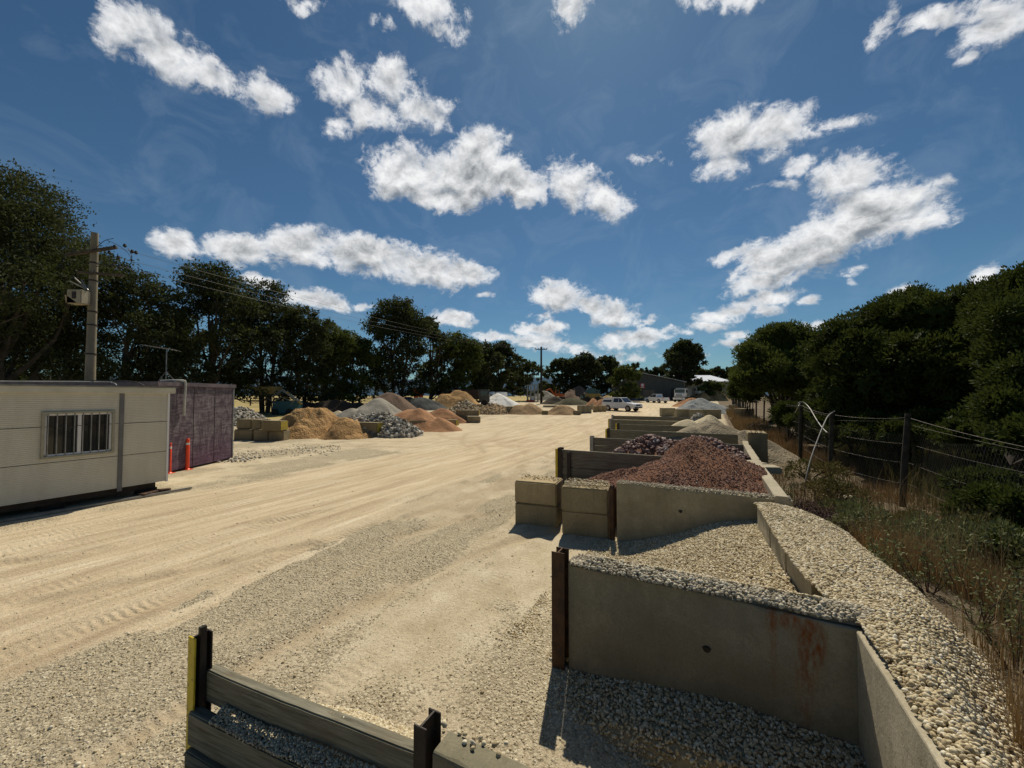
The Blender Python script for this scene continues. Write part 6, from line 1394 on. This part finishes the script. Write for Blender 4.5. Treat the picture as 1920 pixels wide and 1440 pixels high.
g, s = placeY(1112, 757); r = empty('wheel_loader', tuple(g), -.4, 'tan-coloured wheel loader in front of the teal excavators', 'loader')
MB().box((0, 0, 1.4), (2.6, 1.6, 1.0), ch=.1).build('body', M['mustard'], r); MB().box((-.2, 0, 2.3), (1.2, 1.3, 1.2), ch=.08).build('cab', M['teal'], r)
for x_ in (-.9, 1.1):
    for y_ in (-.9, .9): MB().tube([(x_, y_-.2, .65), (x_, y_+.2, .65)], .65, 16).build('wheel', M['tyre'], r, smooth=True)
MB().bar((1.0, 0, 1.4), (2.4, 0, .7), .5, .3).build('lift_arm', M['mustard'], r); MB().prism([(2.3, .2), (2.3, 1.1), (3.1, .9), (3.2, .25)], -1.1, 1.1, 'y').build('bucket', M['darksteel'], r)
# rail fence in the paddock
r = empty('rail_fence', tuple(G(620, 752)), 0, 'post and rail fence in the dry paddock behind the left hand piles', 'fence'); o0 = Vector(r.location)
Yf = 66.0; mm = MB()
xs_ = np.arange(-44, -12, 2.6); mr = MB()
for i, x_ in enumerate(xs_):
    z_ = Tf(x_, Yf); q = MB().box((x_-o0.x, Yf-o0.y, z_+.6-o0.z), (.14, .14, 1.4)); mm.add(q.v, q.f)
mm.build('post', M['bark'], r)
for h_ in (.45, .8, 1.15):
    mr = MB()
    for a_, b_ in zip(xs_[:-1], xs_[1:]): mr.bar((a_-o0.x, Yf-o0.y, Tf(a_, Yf)+h_-o0.z), (b_-o0.x, Yf-o0.y, Tf(b_, Yf)+h_-o0.z), .05, .09)
    mr.build('rail', M['bark'], r)
# hills, with distance haze painted into their blue base colour
def hills(name, x0, x1, y, h, seed, label, col):
    xs = np.linspace(x0, x1, 160); ys = np.linspace(y-900, y+900, 14)
    V, q, _, _ = grid_mesh(xs, ys, lambda X, Y: -4+h*(.30+.75*fbm(X/1300, Y/1800, 5, seed))*np.cos((Y-y)/900*PI/2)**1.2, site=False)
    m = N('haze_tinted_hill'); c = m.mix(m.noise(m.pos(), .02, 5, .7), tuple(k*.8 for k in col), tuple(k*1.3 for k in col)); m.out(c, .95, None, spec=0)
    tag(np_mesh(name, V, q, m.m, smooth=True), label, 'hill', kind='structure')
hills('hills', -5500, 4200, 3600, 225, 5, 'forested hills on the horizon, blue haze put into their colour', (.05, .085, .125))
# ------------------------------------------------------------------ camera, sun, sky
cam = bpy.data.cameras.new('camera'); co = bpy.data.objects.new('camera', cam); C.objects.link(co)
co.location = (0, 0, EYE); co.rotation_euler = (PI/2+PITCH, 0, 0); cam.sensor_width = 36; cam.lens = 36*F/1920; cam.clip_end = 20000; cam.clip_start = .05
bpy.context.scene.camera = co
SUN_EL = math.radians(52); SUN_AZ = math.radians(12.5)     # azimuth from +Y towards +X
sd = Vector((math.sin(SUN_AZ)*math.cos(SUN_EL), math.cos(SUN_AZ)*math.cos(SUN_EL), math.sin(SUN_EL)))
sl = bpy.data.lights.new('sun', 'SUN'); sl.energy = 5.0; sl.angle = math.radians(.5); sl.color = (1, .905, .735)
so = bpy.data.objects.new('sun', sl); C.objects.link(so); so.rotation_euler = (-sd).to_track_quat('-Z', 'Y').to_euler(); so.location = (0, 0, 50)
w = bpy.data.worlds.new('World'); bpy.context.scene.world = w; w.use_nodes = True; t = w.node_tree
class WN(N):
    def __init__(s): s.t = t; s.geo = None
m = WN(); bg = t.nodes['Background']
sky = m.n('ShaderNodeTexSky', sky_type='NISHITA', sun_disc=False, sun_elevation=SUN_EL, sun_rotation=SUN_AZ, altitude=200, air_density=1.0, dust_density=.25, ozone_density=2.5)
dirv = m.n('ShaderNodeTexCoord').outputs['Generated']
sep = m.n('ShaderNodeSeparateXYZ', {'Vector': dirv}).outputs
az = m.math('ARCTAN2', sep[0], sep[1]); el = m.math('ARCSINE', sep[2])
pc = m.n('ShaderNodeCombineXYZ', {'X': az, 'Y': el, 'Z': 0.0}).outputs[0]
def px_azel(px, py):
    d = Vector(ray(px, py)).normalized(); return math.atan2(d.x, d.y), math.asin(d.z)
# every cloud: picture-independent direction (azimuth, elevation) and angular size, listed via the sight lines they were seen along
CL = [  # px, py, rx, ry, rot(deg, clockwise in image), weight
 # centre big cumulus
 (765,325,95,62,5,1.1),(880,330,120,72,0,1.2),(890,285,75,55,-20,1.1),(960,345,95,55,10,1.1),(830,365,120,35,5,.9),
 (1075,345,80,60,25,.75),(1130,365,70,48,15,.75),
 # left centre ripples
 (640,155,70,50,-10,.72),(735,160,70,62,20,.72),(700,215,95,58,10,.8),(790,215,85,42,5,.75),(640,245,50,35,20,.55),
 # top left streak
 (235,55,90,62,35,.8),(310,105,110,60,32,.85),(390,150,80,38,35,.8),(500,180,72,52,10,.85),
 # top
 (800,20,95,48,20,.7),(840,65,45,30,20,.6),(1065,15,48,55,0,.62),(1350,5,110,38,-10,.6),(730,50,45,30,0,.45),(575,0,60,22,0,.5),
 # top right
 (1650,60,52,22,-55,.6),(1760,25,110,28,-25,.7),(1860,30,120,60,-25,.85),(1810,100,60,22,-25,.55),
 # right upper
 (1370,260,90,62,-15,.85),(1450,245,110,60,-25,.85),(1360,300,75,45,-20,.75),(1580,235,75,24,-12,.5),(1500,310,62,22,-30,.6),(1225,297,50,14,0,.5),
 # right big
 (1590,340,110,52,-15,.85),(1640,400,150,60,-8,1.1),(1560,440,120,52,-15,1.1),(1480,480,140,48,-15,1.1),(1420,520,90,32,-15,.85),(1380,480,70,22,-8,.7),(1460,355,75,14,-8,.5),(1700,420,90,30,-5,.9),(1610,497,55,14,-15,.6),
 # right lower
 (1370,578,85,26,-15,.9),(1440,555,75,26,-12,.8),(1430,580,48,20,0,.7),(1520,562,30,10,-10,.7),(1680,548,42,16,-8,.75),(1860,515,45,26,-20,.7),(1540,605,60,16,-5,.8),(1380,630,35,14,0,.7),(1600,520,20,8,0,.3),
 # band left
 (330,460,62,42,0,1.0),(440,462,110,36,0,1.0),(560,455,105,48,0,1.05),(680,480,130,40,5,1.1),(790,495,110,45,12,1.1),(870,510,75,32,5,1.0),(830,520,60,32,10,.9),
 (490,520,48,20,5,.85),(580,560,90,26,10,.95),(620,570,55,18,5,.9),(680,572,38,10,-10,.6),(908,556,22,9,0,.7),
 # mid low
 (1045,552,70,40,5,1.05),(1110,570,60,26,10,.95),(1150,592,58,34,10,.95),
 (845,598,55,26,5,.9),(935,632,70,14,0,.7),(1010,615,55,18,0,.9),(1000,640,65,26,0,.8),(1060,655,70,16,0,.55),
 (1190,638,85,26,-3,.9),(1260,625,40,12,0,.7),(1320,612,48,13,-5,.75),(1365,650,40,13,0,.7),(1100,662,60,12,0,.6),(1180,672,90,12,0,.5),(1300,672,70,12,0,.5),(1220,600,22,10,0,.6),(1010,590,40,12,0,.4),
 # out of frame, for the rest of the sky
 (-500,300,260,90,10,.9),(-900,500,200,60,0,.9),(2600,300,280,90,-10,.9),(2900,560,260,60,0,.9)]
gt = t.nodes; 
def cloud_field(vec, small=False):
    wz = m.n('ShaderNodeTexNoise', {'Vector': vec, 'Scale': 9.0, 'Detail': 3.0, 'Roughness': .6}).outputs['Color']
    wv = m.n('ShaderNodeVectorMath', {0: wz, 1: (.5, .5, .5)}, operation='SUBTRACT').outputs[0]
    wv = m.n('ShaderNodeVectorMath', {0: wv, 'Scale': .075}, operation='SCALE').outputs[0]
    q = m.n('ShaderNodeVectorMath', {0: vec, 1: wv}, operation='ADD').outputs[0]
    q = m.map(q, (1, 1, 0))
    acc = None
    for (px, py, rx, ry, rot, wt) in CL:
        a0, e0 = px_azel(px, py); e = 3.0
        ax, ex_ = px_azel(px+e, py); ay, ey_ = px_azel(px, py+e)
        J = np.array([[(ax-a0)/e, (ay-a0)/e], [(ex_-e0)/e, (ey_-e0)/e]])
        r = math.radians(rot); R = np.array([[math.cos(r), -math.sin(r)], [math.sin(r), math.cos(r)]])
        Uu, Ss, Vt = np.linalg.svd(J@R@np.diag([rx*1.10, ry*1.10]))
        if np.linalg.det(Uu) < 0: Uu[:, 1] *= -1
        ang = math.atan2(Uu[1, 0], Uu[0, 0])
        mp = m.map(q, (Ss[0], Ss[1], 1), (0, 0, ang), (a0, e0, 0), 'TEXTURE')
        gsp = m.n('ShaderNodeTexGradient', {'Vector': mp}, gradient_type='SPHERICAL').outputs['Fac']
        gsp = m.math('MULTIPLY', gsp, wt)
        acc = gsp if acc is None else m.math('MAXIMUM', acc, gsp)
    if small: return acc
    # lumps: noise on the flat cloud layer overhead, squeezed towards the horizon as real clouds are
    n1 = m.noise(m.map(vec, (1, 1.25, 1)), 14, 8, .62, .35)
    n2 = m.noise(m.map(vec, (1, 1.3, 1)), 55, 8, .70, .6)
    f = m.math('ADD', acc, m.math('MULTIPLY', m.math('SUBTRACT', n1, .5), 1.35))
    f = m.math('ADD', f, m.math('MULTIPLY', m.math('SUBTRACT', n2, .5), .80))
    return f, acc, n1, n2
f, acc, n1, n2g = cloud_field(pc)
gate = m.ramp(acc, [(.02, 0), (.14, 1)])
dens = m.math('MULTIPLY', m.ramp(f, [(.15, 0), (.28, .22), (.44, .72), (.68, 1)]), gate)
acc2 = cloud_field(m.map(pc, (1, 1, 1), (0, 0, 0), (0, .035, 0)), True)
n1b = m.noise(m.map(pc, (1, 1.25, 1), (0, 0, 0), (0, .025, 0)), 14, 5, .55, .35)
under = m.math('MULTIPLY', m.ramp(m.math('SUBTRACT', acc2, acc), [(.0, 0), (.35, 1)]), m.ramp(n1, [(.3, .75), (.7, .35)]))
lit = m.math('MULTIPLY', m.math('SUBTRACT', n1, n1b), 2.3)
lit = m.math('ADD', lit, m.math('MULTIPLY', m.math('SUBTRACT', n2g, .5), -.45))
lit = m.math('SUBTRACT', m.math('ADD', lit, 1.0), under)
lit = m.math('SUBTRACT', lit, m.ramp(f, [(.35, 0), (1.1, .55)]), clamp=True)
ccol = m.mix(lit, (.25, .275, .30), (.90, .905, .91))
# thin cirrus veil
cir = m.math('MULTIPLY', m.ramp(m.noise(m.map(pc, (2, 3, 1), (0, 0, -.7)), 3.2, 8, .62, 1.0), [(.48, 0), (.8, .18)]), m.ramp(el, [(.0, .4), (.25, 1)]))
skyc = m.n('ShaderNodeVectorMath', {0: sky.outputs[0], 'Scale': SKYK if 'SKYK' in globals() else .050}, operation='SCALE').outputs[0]
skyc = m.mix(1.0, skyc, (.64, .93, 1.04), 'MULTIPLY')
c1 = m.mix(cir, skyc, (.40, .50, .60))
c2 = m.mix(dens, c1, ccol)
t.links.new(c2, bg.inputs[0]); bg.inputs[1].default_value = 1.0
sc = bpy.context.scene
sc.view_settings.view_transform = 'Standard'; sc.view_settings.look = 'None'; sc.view_settings.exposure = 0; sc.view_settings.gamma = 1
sc.render.engine = 'CYCLES'; sc.render.resolution_x = 1024; sc.render.resolution_y = 768
